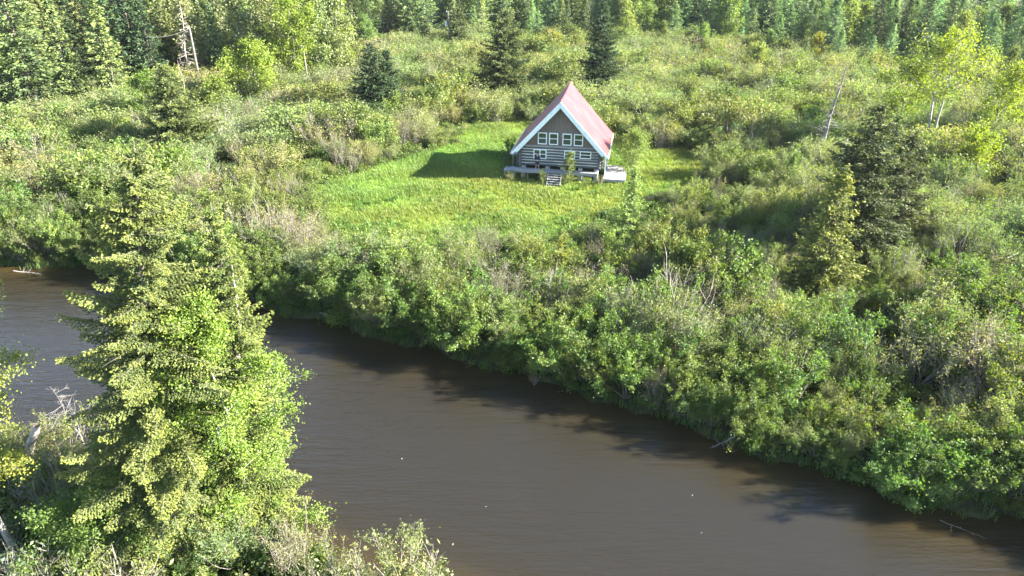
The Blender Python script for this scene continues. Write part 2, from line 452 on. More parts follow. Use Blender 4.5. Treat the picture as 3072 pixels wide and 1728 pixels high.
def shrub_arrays(seed, h=3.0, stems=10, spread=0.8, leaves=2600, leaf=0.10, aspect=0.62, clump=0.16, bare=0.35, bare_twigs=0.0, rs=0.022, up=0.22):
    r = np.random.default_rng(seed)
    paths = []; anchors = []; adirs = []
    for s in range(stems):
        az = 2 * np.pi * (s + r.uniform(-0.4, 0.4)) / stems
        tilt = r.uniform(0.12, spread)
        d = np.array([math.cos(az) * math.sin(tilt), math.sin(az) * math.sin(tilt), math.cos(tilt)])
        L = h * r.uniform(0.75, 1.12)
        base = np.array([math.cos(az), math.sin(az), 0]) * r.uniform(0.03, 0.22) * h * 0.3
        base[2] = -0.15
        P = bend(r, base, d, L, 7, up=up * 0.4, wander=0.11)
        paths.append((P, np.linspace(rs, rs * 0.25, 7)))
        nb = r.integers(5, 9)
        for b in range(nb):
            t = r.uniform(bare, 0.95)
            i = min(int(t * 6), 5); p = P[i] + (P[i + 1] - P[i]) * (t * 6 - i)
            dd = unit(P[i + 1] - P[i]) + r.normal(size=3) * 0.62
            dd = dd / np.linalg.norm(dd)
            l2 = h * r.uniform(0.16, 0.36) * (1.25 - t)+0.12 * h
            Q = bend(r, p, dd, l2, 4, up=up, wander=0.2)
            paths.append((Q, np.linspace(rs * 0.45, rs * 0.15, 4)))
            if r.random() >= bare_twigs:
                for q in (1, 2, 3):
                    anchors.append(Q[q]); adirs.append(dd)
        if r.random() >= bare_twigs:
            for q in (4, 5, 6): anchors.append(P[q]); adirs.append(d)
    anchors = np.array(anchors); adirs = np.array(adirs)
    pick = r.integers(0, len(anchors), leaves)
    wgt = r.uniform(0.4, 1.3, len(anchors)); keep = r.random(len(anchors)) < 0.72; pick = r.choice(np.flatnonzero(keep), leaves)
    c = anchors[pick] + r.normal(size=(leaves, 3)) * clump * wgt[pick][:, None]
    c[:, 2] = np.maximum(c[:, 2], 0.05)
    v, q = leaf_quads(c, leaf, r, aspect, 0.3, adirs[pick] * 0.5)
    lvA = r.uniform(0, 1, len(anchors))
    lv = np.clip(0.55 * lvA[pick] + 0.45 * r.uniform(0, 1, leaves), 0, 1)
    return (v, q, lv), tubes(paths, 3)

def spruce_arrays(seed, h, rad, dz=0.42, per=6, step=0.2, spray=0.26, droop=0.35, base=0.06, fill=1.0, ragged=0.25, aspect=0.42, top_pow=0.85, trunk=0.011, dead=0.0, reps=4):
    r = np.random.default_rng(seed)
    paths = [(np.array([[0, 0, -0.2], [0.01 * h * r.normal(), 0.008 * h * r.normal(), h * 0.5], [0, 0, h]]), np.array([trunk * h, trunk * h * 0.55, 0.012]))]
    C = []; D = []; LV = []
    z = h * base
    while z < h * 0.985:
        t = z / h
        R_ = rad * (1 - t) ** top_pow * (0.75 + 0.25 * min(1, t / 0.12)) + 0.10
        nb = max(3, int(round(per * (0.7 + 0.5 * (1 - t)))))
        a0 = r.uniform(0, 6.28)
        for b in range(nb):
            if r.random() < 0.06: continue
            az = a0 + 6.283 * (b + r.uniform(-0.35, 0.35)) / nb
            L = R_ * r.uniform(1 - ragged * 1.6, 1 + ragged * 0.75)
            if L < 0.08: continue
            bj = r.normal() * 0.12
            zz = z + r.uniform(-0.5, 0.5) * dz
            k = max(3, int(L / step) + 1)
            s = np.linspace(0, 1, k)
            lift = 0.35 * t + 0.1
            out_ = L * s
            hz = zz + L * (lift * s - droop * (1 - 0.45 * t) * s ** 1.4 + 0.16 * s ** 3)
            az2 = az + r.normal() * 0.12 * s
            P = np.stack([np.cos(az2) * out_, np.sin(az2) * out_, hz], -1)
            paths.append((P[[0, k // 2, k - 1]], np.array([0.012 + 0.010 * L, 0.008 + 0.004 * L, 0.004])))
            if r.random() < dead * (1 - t): continue
            tang = np.array([math.cos(az), math.sin(az), -0.15]); side = np.array([-math.sin(az), math.cos(az), 0])
            for i in range(k):
                if s[i] < 0.18 and L > 0.8: continue
                tw = (0.10 + 0.32 * L * (1 - s[i]) ** 0.8 * (0.6 + 0.4 * r.random()))
                m_ = max(1, int(tw / (spray * 0.5)))
                for sg in (-1, 1):
                    e = (np.arange(m_) + r.uniform(0.2, 0.9)) / m_ * tw
                    pts = P[i] + side * sg * e[:, None] + tang * (e * 0.55)[:, None] + r.normal(size=(m_, 3)) * spray * 0.22
                    pts[:, 2] -= 0.25 * e + r.uniform(0, 0.12, m_) * fill
                    C.append(pts); D.append(np.tile(side * sg * 0.8 + tang * 0.9, (m_, 1)))
                    LV.append(np.clip(0.2 + bj + 0.55 * s[i] * (e / tw) ** 0.6 + r.normal(size=m_) * 0.18, 0, 1))
                C.append(P[i:i + 1] + r.normal(size=(1, 3)) * 0.05); D.append(tang[None]); LV.append([np.clip(0.15 + 0.7 * s[i] ** 2, 0, 1)])
        z += dz * r.uniform(0.75, 1.25) * (1.0 - 0.45 * t)
    C = np.concatenate(C); D = np.concatenate(D); LV = np.concatenate(LV)
    C = np.repeat(C, reps, 0) + r.normal(size=(len(C) * reps, 3)) * spray * 0.28; D = np.repeat(D, reps, 0); LV = np.repeat(LV, reps)
    v, q = leaf_quads(C, spray, r, aspect, 0.45, D * 1.6, 0.55)
    return (v, q, LV), tubes(paths[:1], 8), tubes(paths[1:], 3)

def broadleaf_arrays(seed, h=10.0, crown_r=2.6, crown_base=0.3, limbs=16, leaves=7000, leaf=0.17, clump=0.28, trunk_r=0.11, lean=(0, 0), fork=1, twigs=6, up=0.12, aspect=0.7, shape=0.8):
    r = np.random.default_rng(seed)
    paths = []; anchors = []
    for f_ in range(fork):
        d0 = np.array([lean[0] + (r.normal() * 0.18 if fork > 1 else 0), lean[1] + (r.normal() * 0.15 if fork > 1 else 0), 1.0])
        T = bend(r, (0, 0, -0.3), unit(d0), h * (1 - 0.08 * f_) * np.linalg.norm(d0) ** 0.5, 9, up=0.03, wander=0.05)
        paths.append((T, np.linspace(trunk_r, trunk_r * 0.12, 9)))
        for l in range(limbs):
            t = crown_base + (1 - crown_base) * (l + r.random()) / limbs * 0.97
            i = min(int(t * 8), 7); p = T[i] + (T[i + 1] - T[i]) * (t * 8 - i)
            u_ = (t - crown_base) / (1 - crown_base)
            env = crown_r * (math.sin(math.pi * min(1, 0.18 + 0.82 * u_) ** shape) * 0.9 + 0.14)
            az = l * 2.4 + r.uniform(-0.5, 0.5)
            dd = unit(np.array([math.cos(az), math.sin(az), r.uniform(0.2, 0.8)]))
            L = max(0.4, env * r.uniform(0.75, 1.2))
            B = bend(r, p, dd, L, 5, up=up, wander=0.16)
            paths.append((B, np.linspace(trunk_r * 0.36, trunk_r * 0.08, 5)))
            anchors += [B[2], B[3], B[4]]
            for w in range(twigs):
                i2 = r.integers(1, 5); e = unit(B[min(i2, 4)] - B[i2 - 1]) + r.normal(size=3) * 0.65
                W = bend(r, B[i2], unit(e), L * r.uniform(0.25, 0.5), 4, up=0.05, wander=0.2)
                paths.append((W, np.linspace(trunk_r * 0.13, trunk_r * 0.04, 4)))
                anchors += [W[1], W[2], W[3]]
        anchors += [T[-1], T[-2]]
    anchors = np.array(anchors)
    pick = r.integers(0, len(anchors), leaves)
    wg = r.uniform(0.35, 1.35, len(anchors))
    c = anchors[pick] + r.normal(size=(leaves, 3)) * clump * wg[pick][:, None]
    v, q = leaf_quads(c, leaf, r, aspect, 0.3)
    lvA = r.uniform(0, 1, len(anchors))
    lv = np.clip(0.5 * lvA[pick] + 0.5 * r.uniform(0, 1, leaves), 0, 1)
    return (v, q, lv), tubes(paths[:1], 8), tubes(paths[1:], 4)

def join_mesh(name, fol, stem, fmat, smat):
    v, q, lv = fol; sv, sq = stem
    return mesh_np(name, np.concatenate([v, sv]), np.concatenate([q, sq + len(v)]), [fmat, smat],
                   lv=np.concatenate([lv, np.zeros(len(sq))]), mat_idx=np.concatenate([np.zeros(len(q)), np.ones(len(sq))]))

def pair_mesh(name, fol, stem, fmat, smat):
    return mesh_np(name + '_foliage', fol[0], fol[1], [fmat], lv=fol[2]), mesh_np(name + '_stems', stem[0], stem[1], [smat], smooth_shade=True)

# scatter of instances on points (ground cover nobody could count)
def scatter(name, pts, rotz, scl, tints, variants, label, cat, tilt=None):
    me = bpy.data.meshes.new(name)
    n = len(pts)
    me.vertices.add(n); me.vertices.foreach_set('co', np.asarray(pts, np.float32).ravel())
    rot = np.zeros((n, 3), np.float32); rot[:, 2] = rotz
    if tilt is not None: rot[:, :2] = tilt
    a = me.attributes.new('rot', 'FLOAT_VECTOR', 'POINT'); a.data.foreach_set('vector', rot.ravel())
    a = me.attributes.new('scl', 'FLOAT_VECTOR', 'POINT'); a.data.foreach_set('vector', np.asarray(scl, np.float32).ravel())
    a = me.attributes.new('pick', 'INT', 'POINT'); a.data.foreach_set('value', rng.integers(0, len(variants), n).astype(np.int32))
    tc = np.ones((n, 4), np.float32); tc[:, :3] = tints
    a = me.attributes.new('tint', 'FLOAT_COLOR', 'POINT'); a.data.foreach_set('color', tc.ravel())
    me.update()
    src = bpy.data.collections.new(name + '_source')
    for i, m in enumerate(variants):
        src.objects.link(bpy.data.objects.new('%s_source_plant' % name, m))
    ng = bpy.data.node_groups.new(name + '_scatter', 'GeometryNodeTree')
    ng.interface.new_socket('Geometry', in_out='INPUT', socket_type='NodeSocketGeometry')
    ng.interface.new_socket('Geometry', in_out='OUTPUT', socket_type='NodeSocketGeometry')
    gi = ng.nodes.new('NodeGroupInput'); go = ng.nodes.new('NodeGroupOutput')
    m2p = ng.nodes.new('GeometryNodeMeshToPoints')
    ci = ng.nodes.new('GeometryNodeCollectionInfo'); ci.inputs['Collection'].default_value = src
    ci.inputs['Separate Children'].default_value = True; ci.inputs['Reset Children'].default_value = True
    iop = ng.nodes.new('GeometryNodeInstanceOnPoints'); iop.inputs['Pick Instance'].default_value = True
    def attr(nm, dt):
        x = ng.nodes.new('GeometryNodeInputNamedAttribute'); x.data_type = dt; x.inputs['Name'].default_value = nm
        return x.outputs['Attribute']
    L = ng.links.new
    L(gi.outputs[0], m2p.inputs[0]); L(m2p.outputs[0], iop.inputs['Points']); L(ci.outputs[0], iop.inputs['Instance'])
    L(attr('pick', 'INT'), iop.inputs['Instance Index']); L(attr('rot', 'FLOAT_VECTOR'), iop.inputs['Rotation'])
    L(attr('scl', 'FLOAT_VECTOR'), iop.inputs['Scale']); L(iop.outputs[0], go.inputs[0])
    o = put(name, me)
    md = o.modifiers.new('scatter', 'NODES'); md.node_group = ng
    return tag(o, label, cat, kind='stuff')

def tint_var(base, n, v=0.14, hue=0.10):
    b = np.tile(np.array(base, float), (n, 1))
    b *= np.exp(rng.normal(size=(n, 1)) * v)
    b[:, 0] *= np.exp(rng.normal(size=n) * hue)
    b[:, 2] *= np.exp(rng.normal(size=n) * hue)
    return b

# ------------------------------------------------------------------ log cabin
CAB = Vector((5.08, 72.15, 0)); CAB_RZ = R(-10.5)
cabin = thing('log_cabin', 'old log cabin with steep faded red roof and white gable boards in the grass clearing', 'cabin', CAB, CAB_RZ)
def cab(x, y, z):
    return Matrix.Translation(CAB) @ Matrix.Rotation(CAB_RZ, 4, 'Z') @ Vector((x, y, z))

HW, DEP = 4.22, 7.6
WB, WT_ = 1.42, 3.55           # log wall bottom and top
RIDGE, EAVE_Z, EAVE_X = 8.5, 2.98, 5.12
Y0, Y1 = -0.8, DEP + 0.75
nlog = 7
lh = (WT_ - WB) / nlog
def log_mesh(L, seed, axis_x=True):
    r = np.random.default_rng(seed); k = 9
    pts = []; rad = []
    for i in range(k):
        t = i / (k - 1); s = -L / 2 + L * t
        o1, o2 = r.normal(size=2) * 0.010
        pts.append((s, o1, o2) if axis_x else (o1, s, o2)); rad.append(lh * 0.475 * (1 + 0.05 * r.normal()))
    return MB().tube(pts, rad, 10).mesh('log', M['log'], smooth_shade=False)
for i in range(nlog):
    z = WB + lh * (i + 0.5)
    e = 0.32 + 0.12 * (i % 3) * 0.5
    put('log', log_mesh(2 * HW + 2 * e, 40 + i), cabin, (0, 0, z))
    put('log', log_mesh(2 * HW + 2 * e, 50 + i), cabin, (0, DEP, z))
    for sx in (-1, 1):
        put('log', log_mesh(DEP + 0.9, 60 + i + 10 * sx, False), cabin, (sx * HW, DEP / 2, z - lh * 0.08))
ch = MB()
ch.box(-HW, HW, -0.085, 0.05, WB + 0.05, WT_); ch.box(-HW, HW, DEP - 0.05, DEP + 0.05, WB + 0.05, WT_)
ch.box(-HW - 0.05, -HW + 0.05, 0.06, DEP - 0.06, WB + 0.05, WT_); ch.box(HW - 0.05, HW + 0.05, 0.06, DEP - 0.06, WB + 0.05, WT_)
ch.build('chinking', M['chink'], cabin)
MB().box(-HW + 0.1, HW - 0.1, 0.15, DEP - 0.15, WB - 0.05, WB + 0.03).build('floor', M['dark_inside'], cabin)
for x, y in ((-3.9, 0.1), (-1.3, 0.1), (0.3, 0.1), (2.2, 0.1), (3.9, 0.1), (-3.9, 7.2), (0, 7.2), (3.9, 7.2), (4.1, 3.6), (-4.1, 3.6)):
    MB().prism([(x - 0.22, y - 0.2, -0.2), (x + 0.2, y - 0.2, -0.2), (x + 0.22, y + 0.22, -0.2), (x - 0.2, y + 0.2, -0.2)], (0.02, 0, WB + 0.13)).build('pier', M['stone'], cabin, bevel=0.03)

slope = (RIDGE - EAVE_Z) / EAVE_X
def roof_under(x): return RIDGE - 0.14 - abs(x) * slope
# gable siding: vertical boards, alternately proud, too narrow to pick apart
sid = MB(); bw = 0.147; x = -HW
k = 0
while x < HW - 0.02:
    x1 = min(x + bw - 0.012, HW)
    za, zb = roof_under(x), roof_under(x1)
    if min(za, zb) > WT_ + 0.05:
        yo = -0.06 - 0.014 * (k % 2) - 0.006 * random.random()
        sid.prism([(x, yo, WT_ + 0.02), (x1, yo, WT_ + 0.02), (x1, yo, zb), (x, yo, za)], (0, 0.04, 0))
    x += bw; k += 1
tag(sid.build('gable_siding', M['siding'], cabin), kind='stuff')
gl = [(-HW, 0, WT_ + 0.02), (HW, 0, WT_ + 0.02), (HW, 0, roof_under(HW)), (0, 0, roof_under(0)), (-HW, 0, roof_under(HW))]
MB().prism(gl, (0, 0.05, 0)).build('gable_backing', M['dark_inside'], cabin)
MB().prism([(p[0], DEP, p[2]) for p in gl], (0, 0.06, 0)).build('rear_gable', M['siding'], cabin)
MB().box(-HW + 0.06, HW - 0.06, -0.20, -0.09, WT_ + 0.0, WT_ + 0.13).build('belt_board', M['deck_wood'], cabin, bevel=0.01)

# roof: two sagging slabs of sheet roofing
def roof_side(sx):
    nu, nv = 18, 10
    V = []; F = []
    for lay in (0, 1):
        for i in range(nu + 1):
            t = i / nu; y = Y0 + (Y1 - Y0) * t
            sag = -0.16 * math.sin(math.pi * min(1, t * 1.05)) + 0.10 * t
            for j in range(nv + 1):
                s = j / nv
                x = sx * (EAVE_X * s)
                z = RIDGE - slope * EAVE_X * s + sag * (1 - 0.8 * s) - 0.05 * math.sin(math.pi * s) + 0.012 * math.sin(i * 2.1 + j * 1.7)
                nrm = Vector((sx * slope, 0, 1)).normalized()
                p = Vector((x + (0.002 * sx if s == 0 else 0), y, z)) - nrm * (0.10 * lay)
                if lay and s == 0: p.x = 0.002 * sx
                V.append(tuple(p))
    n1 = (nu + 1) * (nv + 1)
    g = lambda l, i, j: l * n1 + i * (nv + 1) + j
    for i in range(nu):
        for j in range(nv):
            F.append((g(0, i, j), g(0, i + 1, j), g(0, i + 1, j + 1), g(0, i, j + 1)))
            F.append((g(1, i, j), g(1, i, j + 1), g(1, i + 1, j + 1), g(1, i + 1, j)))
    for i in range(nu):
        for j in (0, nv): F.append((g(0, i, j), g(0, i + 1, j), g(1, i + 1, j), g(1, i, j)))
    for j in range(nv):
        for i in (0, nu): F.append((g(0, i, j), g(0, i, j + 1), g(1, i, j + 1), g(1, i, j)))
    b = MB(); b.v = V; b.f = F
    return b.build('roof', M['roof'], cabin)
rfR = roof_side(1); rfL = roof_side(-1)
rfR['label'] = 'sunlit faded pink red right roof slope'; rfL['label'] = 'dark shaded left roof slope'
# ridge cap and rear edge trim
rc = MB(); pts = []
for i in range(13):
    t = i / 12; pts.append((0, Y0 + (Y1 - Y0) * t, RIDGE + 0.03 - 0.16 * math.sin(math.pi * min(1, t * 1.05)) + 0.10 * t))
rc.tube(pts, 0.06, 6).build('ridge_cap', M['roof'], cabin)
for sx in (-1, 1):
    # barge board: a wide plank and a shorter inner one, front gable
    n_ = Vector((sx * slope, 0, 1)).normalized(); dn = Vector((sx, 0, -slope)).normalized()
    a = Vector((0, Y0 - 0.03, RIDGE - 0.02)); Lr = math.hypot(EAVE_X, slope * EAVE_X)
    def plank(s0, s1, o0, o1, y, th):
        p = [a + dn * s0 - n_ * o0, a + dn * s1 - n_ * o0, a + dn * s1 - n_ * o1, a + dn * s0 - n_ * o1]
        for q in p: q.y = y
        if s0 == 0:
            p[0] = Vector((0.003 * sx, y, RIDGE - 0.02 - o0 / n_.z)); p[3] = Vector((0.003 * sx, y, RIDGE - 0.02 - o1 / n_.z))
        return MB().prism(p, (0, th, 0))
    plank(0, Lr + 0.04, 0.0, 0.24, Y0 - 0.045, 0.04).build('barge_board', M['fascia'], cabin)
    plank(0, Lr - 0.42, 0.246, 0.45, Y0 - 0.03, 0.04).build('barge_board', M['fascia'], cabin)
    MB().prism([a + dn * 0 + Vector((0, Y1 - Y0 + 0.035, 0)), a + dn * Lr + Vector((0, Y1 - Y0 + 0.035, 0)), a + dn * Lr - n_ * 0.2 + Vector((0, Y1 - Y0 + 0.035, 0)), a - n_ * 0.2 + Vector((0, Y1 - Y0 + 0.035, 0))], (0, 0.035, 0)).build('rear_barge_board', M['red_trim'], cabin)
    xx = sx * (EAVE_X + 0.03)
    MB().box(xx - 0.025, xx + 0.025, Y0 + 0.03, Y1, EAVE_Z - 0.26, EAVE_Z + 0.02).build('eave_board', M['white_paint'], cabin)
    # purlin logs carrying the overhang
    for s in (0.0, 0.62):
        px_ = sx * (EAVE_X * s if s else 0.10); pz = RIDGE - slope * abs(px_) - 0.36
        MB().tube([(px_, Y0 + 0.05, pz), (px_, 0.3, pz)], 0.09, 8).build('purlin', M['log'], cabin)
    MB().tube([(sx * (HW + 0.3), Y0 + 0.15, 3.28), (sx * (HW + 0.3), DEP + 0.6, 3.28)], 0.12, 9).build('wall_plate_log', M['log'], cabin)
for y in (-0.45, 3.6, 8.0):
    MB().beam((HW + 0.62, y, 0.0), (HW + 0.62, y, 2.95), 0.10, 0.10, (0, 1, 0)).build('eave_post', M['white_paint'], cabin)

def window(x0, x1, z0, z1, bars_x=(), bars_z=()):
    fw_ = 0.085; yb = -0.23
    f = MB()
    f.box(x0, x1, yb, 0.02, z1 - fw_, z1); f.box(x0, x1, yb - 0.015, 0.02, z0, z0 + fw_)
    f.box(x0, x0 + fw_, yb + 0.002, 0.02, z0 + fw_, z1 - fw_); f.box(x1 - fw_, x1, yb + 0.002, 0.02, z0 + fw_, z1 - fw_)
    w = f.build('window', M['white_paint'], cabin)
    xs = [x0 + fw_] + list(bars_x) + [x1 - fw_]; zs = [z0 + fw_] + list(bars_z) + [z1 - fw_]
    for bx in bars_x: MB().box(bx - 0.05, bx + 0.05, yb + 0.02, -0.1, z0 + fw_, z1 - fw_).build('mullion', M['white_paint'], w)
    for bz in bars_z:
        for i in range(len(xs) - 1):
            a = xs[i] + (0.05 if i else 0); b = xs[i + 1] - (0.05 if i < len(xs) - 2 else 0)
            MB().box(a, b, yb + 0.03, -0.1, bz - 0.03, bz + 0.03).build('sash_bar', M['white_paint'], w)
    for i in range(len(xs) - 1):
        for j in range(len(zs) - 1):
            a = xs[i] + (0.05 if i else 0); b = xs[i + 1] - (0.05 if i < len(xs) - 2 else 0)
            c = zs[j] + (0.03 if j else 0); d = zs[j + 1] - (0.03 if j < len(zs) - 2 else 0)
            MB().box(a, b, -0.165 + 0.015 * j, -0.15 + 0.015 * j, c, d).build('pane', M['glass'] if j else M['lower_pane'], w)
    return w
for x0, x1 in ((-2.36, -1.42), (-1.17, -0.23), (0.24, 1.19), (1.44, 2.39)):
    window(x0, x1, 3.84, 5.07, (), (4.47,))
window(-2.80, -1.42, 2.25, 3.27, (-2.11,), (2.74,))
window(0.48, 1.62, 2.42, 3.28, (), (2.87,))
window(2.12, 3.31, 2.50, 3.29, (), (2.90,))
MB().box(-HW + 0.2, HW - 0.2, 1.3, 1.36, -0.1, WB - 0.06).build('crawl_shade_panel', M['dark_inside'], cabin)  # added dark sheet standing in for the shade below the floor
# small lean-to roof on the left wall
MB().prism([(-HW - 0.1, 0.6, 2.55), (-HW - 1.05, 0.6, 2.25), (-HW - 1.05, 0.6, 2.17), (-HW - 0.1, 0.6, 2.47)], (0, 2.4, 0)).build('side_awning', M['deck_wood'], cabin)
for y in (0.7, 2.9): MB().beam((-HW - 0.95, y, -0.1), (-HW - 0.95, y, 2.2), 0.09, 0.09, (0, 1, 0)).build('awning_post', M['deck_wood'], cabin)

# front deck
def yawed(name, label, cat, x, y, z, group=None):
    return thing(name, label, cat, cab(x, y, z), CAB_RZ, group)
DZ = 1.20
deck = yawed('wooden_deck', 'narrow weathered deck along the front of the log cabin', 'deck', 0, -0.5, 0)
x = -4.85
while x < 4.1:
    w_ = 0.30
    MB().box(x, x + w_ - 0.012, -0.42, 0.22, DZ - 0.04, DZ + random.uniform(-0.006, 0.006)).build('plank', M['deck_wood'], deck); x += w_
for x0, x1 in ((-4.87, -1.15), (-1.14, 1.4), (1.41, 4.14)):
    MB().box(x0, x1, -0.47, -0.425, DZ - 0.33, DZ + 0.008).build('fascia_board', M['deck_wood'], deck)
for x in (-4.75, -3.3, -1.9, -0.4, 1.2, 2.6, 4.05):
    MB().box(x - 0.05, x + 0.05, -0.42, -0.32, -0.15, DZ - 0.045).build('post', M['deck_wood'], deck)
for x0, dz in ((-5.9, -0.12), (-5.55, -0.10), (-5.2, -0.07)):
    MB().box(x0, x0 + 0.33, -0.5, 0.75, DZ - 0.05 + dz, DZ + dz).build('plank', M['deck_wood'], deck)
MB().box(-5.9, -4.9, -0.55, -0.505, DZ - 0.3, DZ - 0.1).build('fascia_board', M['deck_wood'], deck)
for x in (-5.8, -5.0): MB().box(x - 0.05, x + 0.05, -0.5, -0.4, -0.15, DZ - 0.16).build('post', M['deck_wood'], deck)

steps = yawed('wooden_steps', 'open wooden steps of pale treads leading from deck to grass', 'steps', -0.33, -0.99, 0)
nst = 7; run = 1.75
for i in range(nst):
    t = (i + 0.5) / nst
    MB().box(-0.66, 0.66, -run * t - 0.13, -run * t + 0.13, DZ * (1 - t) - 0.02, DZ * (1 - t) + 0.025).build('tread', M['deck_wood'], steps)
for sx in (-1, 1):
    MB().prism([(sx * 0.70 - 0.03, 0.02, DZ + 0.02), (sx * 0.70 - 0.03, -run - 0.12, 0.06), (sx * 0.70 - 0.03, -run - 0.12, -0.2), (sx * 0.70 - 0.03, 0.02, DZ - 0.26)], (0.06, 0, 0)).build('stringer', M['pale_deck'], steps)

plat = yawed('side_platform', 'low bleached plank platform beside the right corner of the cabin', 'platform', 0, 0, 0)
PZ = 0.72; x0p, x1p, y0p, y1p = 4.75, 7.0, -1.0, 3.7
x = x0p
while x < x1p - 0.1:
    MB().box(x, x + 0.268, y0p, y1p - random.uniform(0, 0.08), PZ - 0.045, PZ + random.uniform(-0.008, 0.008)).build('plank', M['pale_deck'], plat); x += 0.281
MB().box(x0p, x1p, y0p - 0.055, y0p - 0.006, PZ - 0.28, PZ - 0.01).build('fascia_board', M['deck_wood'], plat)
MB().box(x1p + 0.006, x1p + 0.05, y0p, y1p, PZ - 0.28, PZ - 0.01).build('fascia_board', M['pale_deck'], plat)
for x in (x0p + 0.1, x1p - 0.1):
    for y in (y0p + 0.1, y1p - 0.1): MB().box(x - 0.05, x + 0.05, y - 0.05, y + 0.05, -0.15, PZ - 0.05).build('post', M['deck_wood'], plat)

# ------------------------------------------------------------------ person on the deck
def skin_body(name, joints, edges, radii, mat, parent, loc=None, sub=2):
    me = bpy.data.meshes.new(name); me.from_pydata([tuple(j) for j in joints], edges, [])
    o = put(name, me, parent, loc)
    me.materials.append(mat)
    md = o.modifiers.new('skin', 'SKIN'); md.use_smooth_shade = True
    for i, rr in enumerate(radii):
        sv = me.skin_vertices[0].data[i]
        sv.radius = rr if hasattr(rr, '__len__') else (rr, rr)
        sv.use_root = (i == 0)
    s = o.modifiers.new('sub', 'SUBSURF'); s.levels = sub; s.render_levels = sub
    return o
M['skin'] = plain('skin', (0.42, 0.25, 0.18), (0.5, 0.31, 0.23), 12, 0.5, bump=0)
M['navy'] = plain('navy_cloth', (0.012, 0.016, 0.035), (0.022, 0.028, 0.055), 14, 0.9)
M['shoe'] = plain('light_shoe', (0.5, 0.5, 0.5), (0.7, 0.7, 0.7), 10, 0.7, bump=0)
M['hair'] = plain('dark_hair', (0.02, 0.015, 0.012), (0.05, 0.035, 0.025), 20, 0.7)
M['device'] = plain('white_plastic', (0.75, 0.75, 0.75), (0.82, 0.82, 0.82), 4, 0.4, bump=0)
pp = cab(-2.30, -0.72, DZ + 0.005)
person = thing('person', 'person in navy top and shorts standing on the cabin deck, holding a white device', 'person', pp, CAB_RZ + R(8))
J = [(0, 0, 0.93), (0, 0, 1.12), (0, 0.0, 1.32), (0, 0.01, 1.45), (0, 0, 1.53), (0, -0.01, 1.60), (0, -0.012, 1.68), (0, -0.005, 1.745),
     (0.10, 0, 0.88), (0.125, -0.01, 0.50), (0.16, 0.02, 0.09), (0.175, -0.11, 0.045),
     (-0.10, 0, 0.88), (-0.125, -0.01, 0.50), (-0.16, 0.02, 0.09), (-0.175, -0.11, 0.045),
     (0.18, 0, 1.42), (0.25, -0.02, 1.14), (0.09, -0.23, 1.08), (-0.18, 0, 1.42), (-0.25, -0.02, 1.14), (-0.09, -0.23, 1.08),
     (0.055, -0.28, 1.09), (-0.055, -0.28, 1.09)]
E_ = [(0, 1), (1, 2), (2, 3), (3, 4), (4, 5), (5, 6), (6, 7), (0, 8), (8, 9), (9, 10), (10, 11), (0, 12), (12, 13), (13, 14), (14, 15),
      (3, 16), (16, 17), (17, 18), (3, 19), (19, 20), (20, 21), (18, 22), (21, 23)]
rad = [(0.15, 0.11), (0.14, 0.10), (0.165, 0.115), (0.12, 0.09), 0.055, (0.07, 0.085), (0.078, 0.098), (0.055, 0.07),
       0.092, 0.062, 0.042, (0.045, 0.035), 0.092, 0.062, 0.042, (0.045, 0.035), 0.065, 0.045, 0.033, 0.065, 0.045, 0.033, (0.035, 0.022), (0.035, 0.022)]
skin_body('body', J, E_, rad, M['skin'], person)
tops = [(0, 0, 0.86), (0, 0, 1.12), (0, 0.0, 1.32), (0, 0.01, 1.44), (0, 0.01, 1.50), (0.185, 0, 1.42), (0.258, -0.02, 1.14), (0.12, -0.19, 1.085), (-0.185, 0, 1.42), (-0.258, -0.02, 1.14), (-0.12, -0.19, 1.085)]
skin_body('hooded_top', tops, [(0, 1), (1, 2), (2, 3), (3, 4), (3, 5), (5, 6), (6, 7), (3, 8), (8, 9), (9, 10)],
          [(0.185, 0.14), (0.175, 0.13), (0.2, 0.145), (0.14, 0.11), (0.085, 0.085), 0.088, 0.066, 0.052, 0.088, 0.066, 0.052], M['navy'], person)
skin_body('shorts', [(0, 0, 0.93), (0.105, 0, 0.84), (0.125, -0.005, 0.53), (-0.105, 0, 0.84), (-0.125, -0.005, 0.53)], [(0, 1), (1, 2), (0, 3), (3, 4)],
          [(0.17, 0.13), 0.115, 0.105, 0.115, 0.105], M['navy'], person)
skin_body('hair', [(0, 0.02, 1.70), (0, 0.012, 1.775)], [(0, 1)], [(0.088, 0.105), (0.06, 0.075)], M['hair'], person)
for sx in (-1, 1):
    skin_body('shoe', [(sx * 0.16, 0.05, 0.05), (sx * 0.168, -0.06, 0.05), (sx * 0.178, -0.16, 0.035)], [(0, 1), (1, 2)], [(0.05, 0.055), (0.055, 0.05), (0.045, 0.036)], M['shoe'], person)
dev = thing('handheld_device', 'small white device held in front of the person in navy', 'device', pp + Vector((0, 0, 1.10)), CAB_RZ + R(8))
MB().box(-0.085, 0.085, -0.36, -0.27, -0.02, 0.03).build('casing', M['device'], dev, bevel=0.012)
for sx in (-1, 1): MB().tube([(sx * 0.05, -0.35, 0.03), (sx * 0.07, -0.40, 0.12)], 0.008, 6).build('antenna', M['device'], dev)

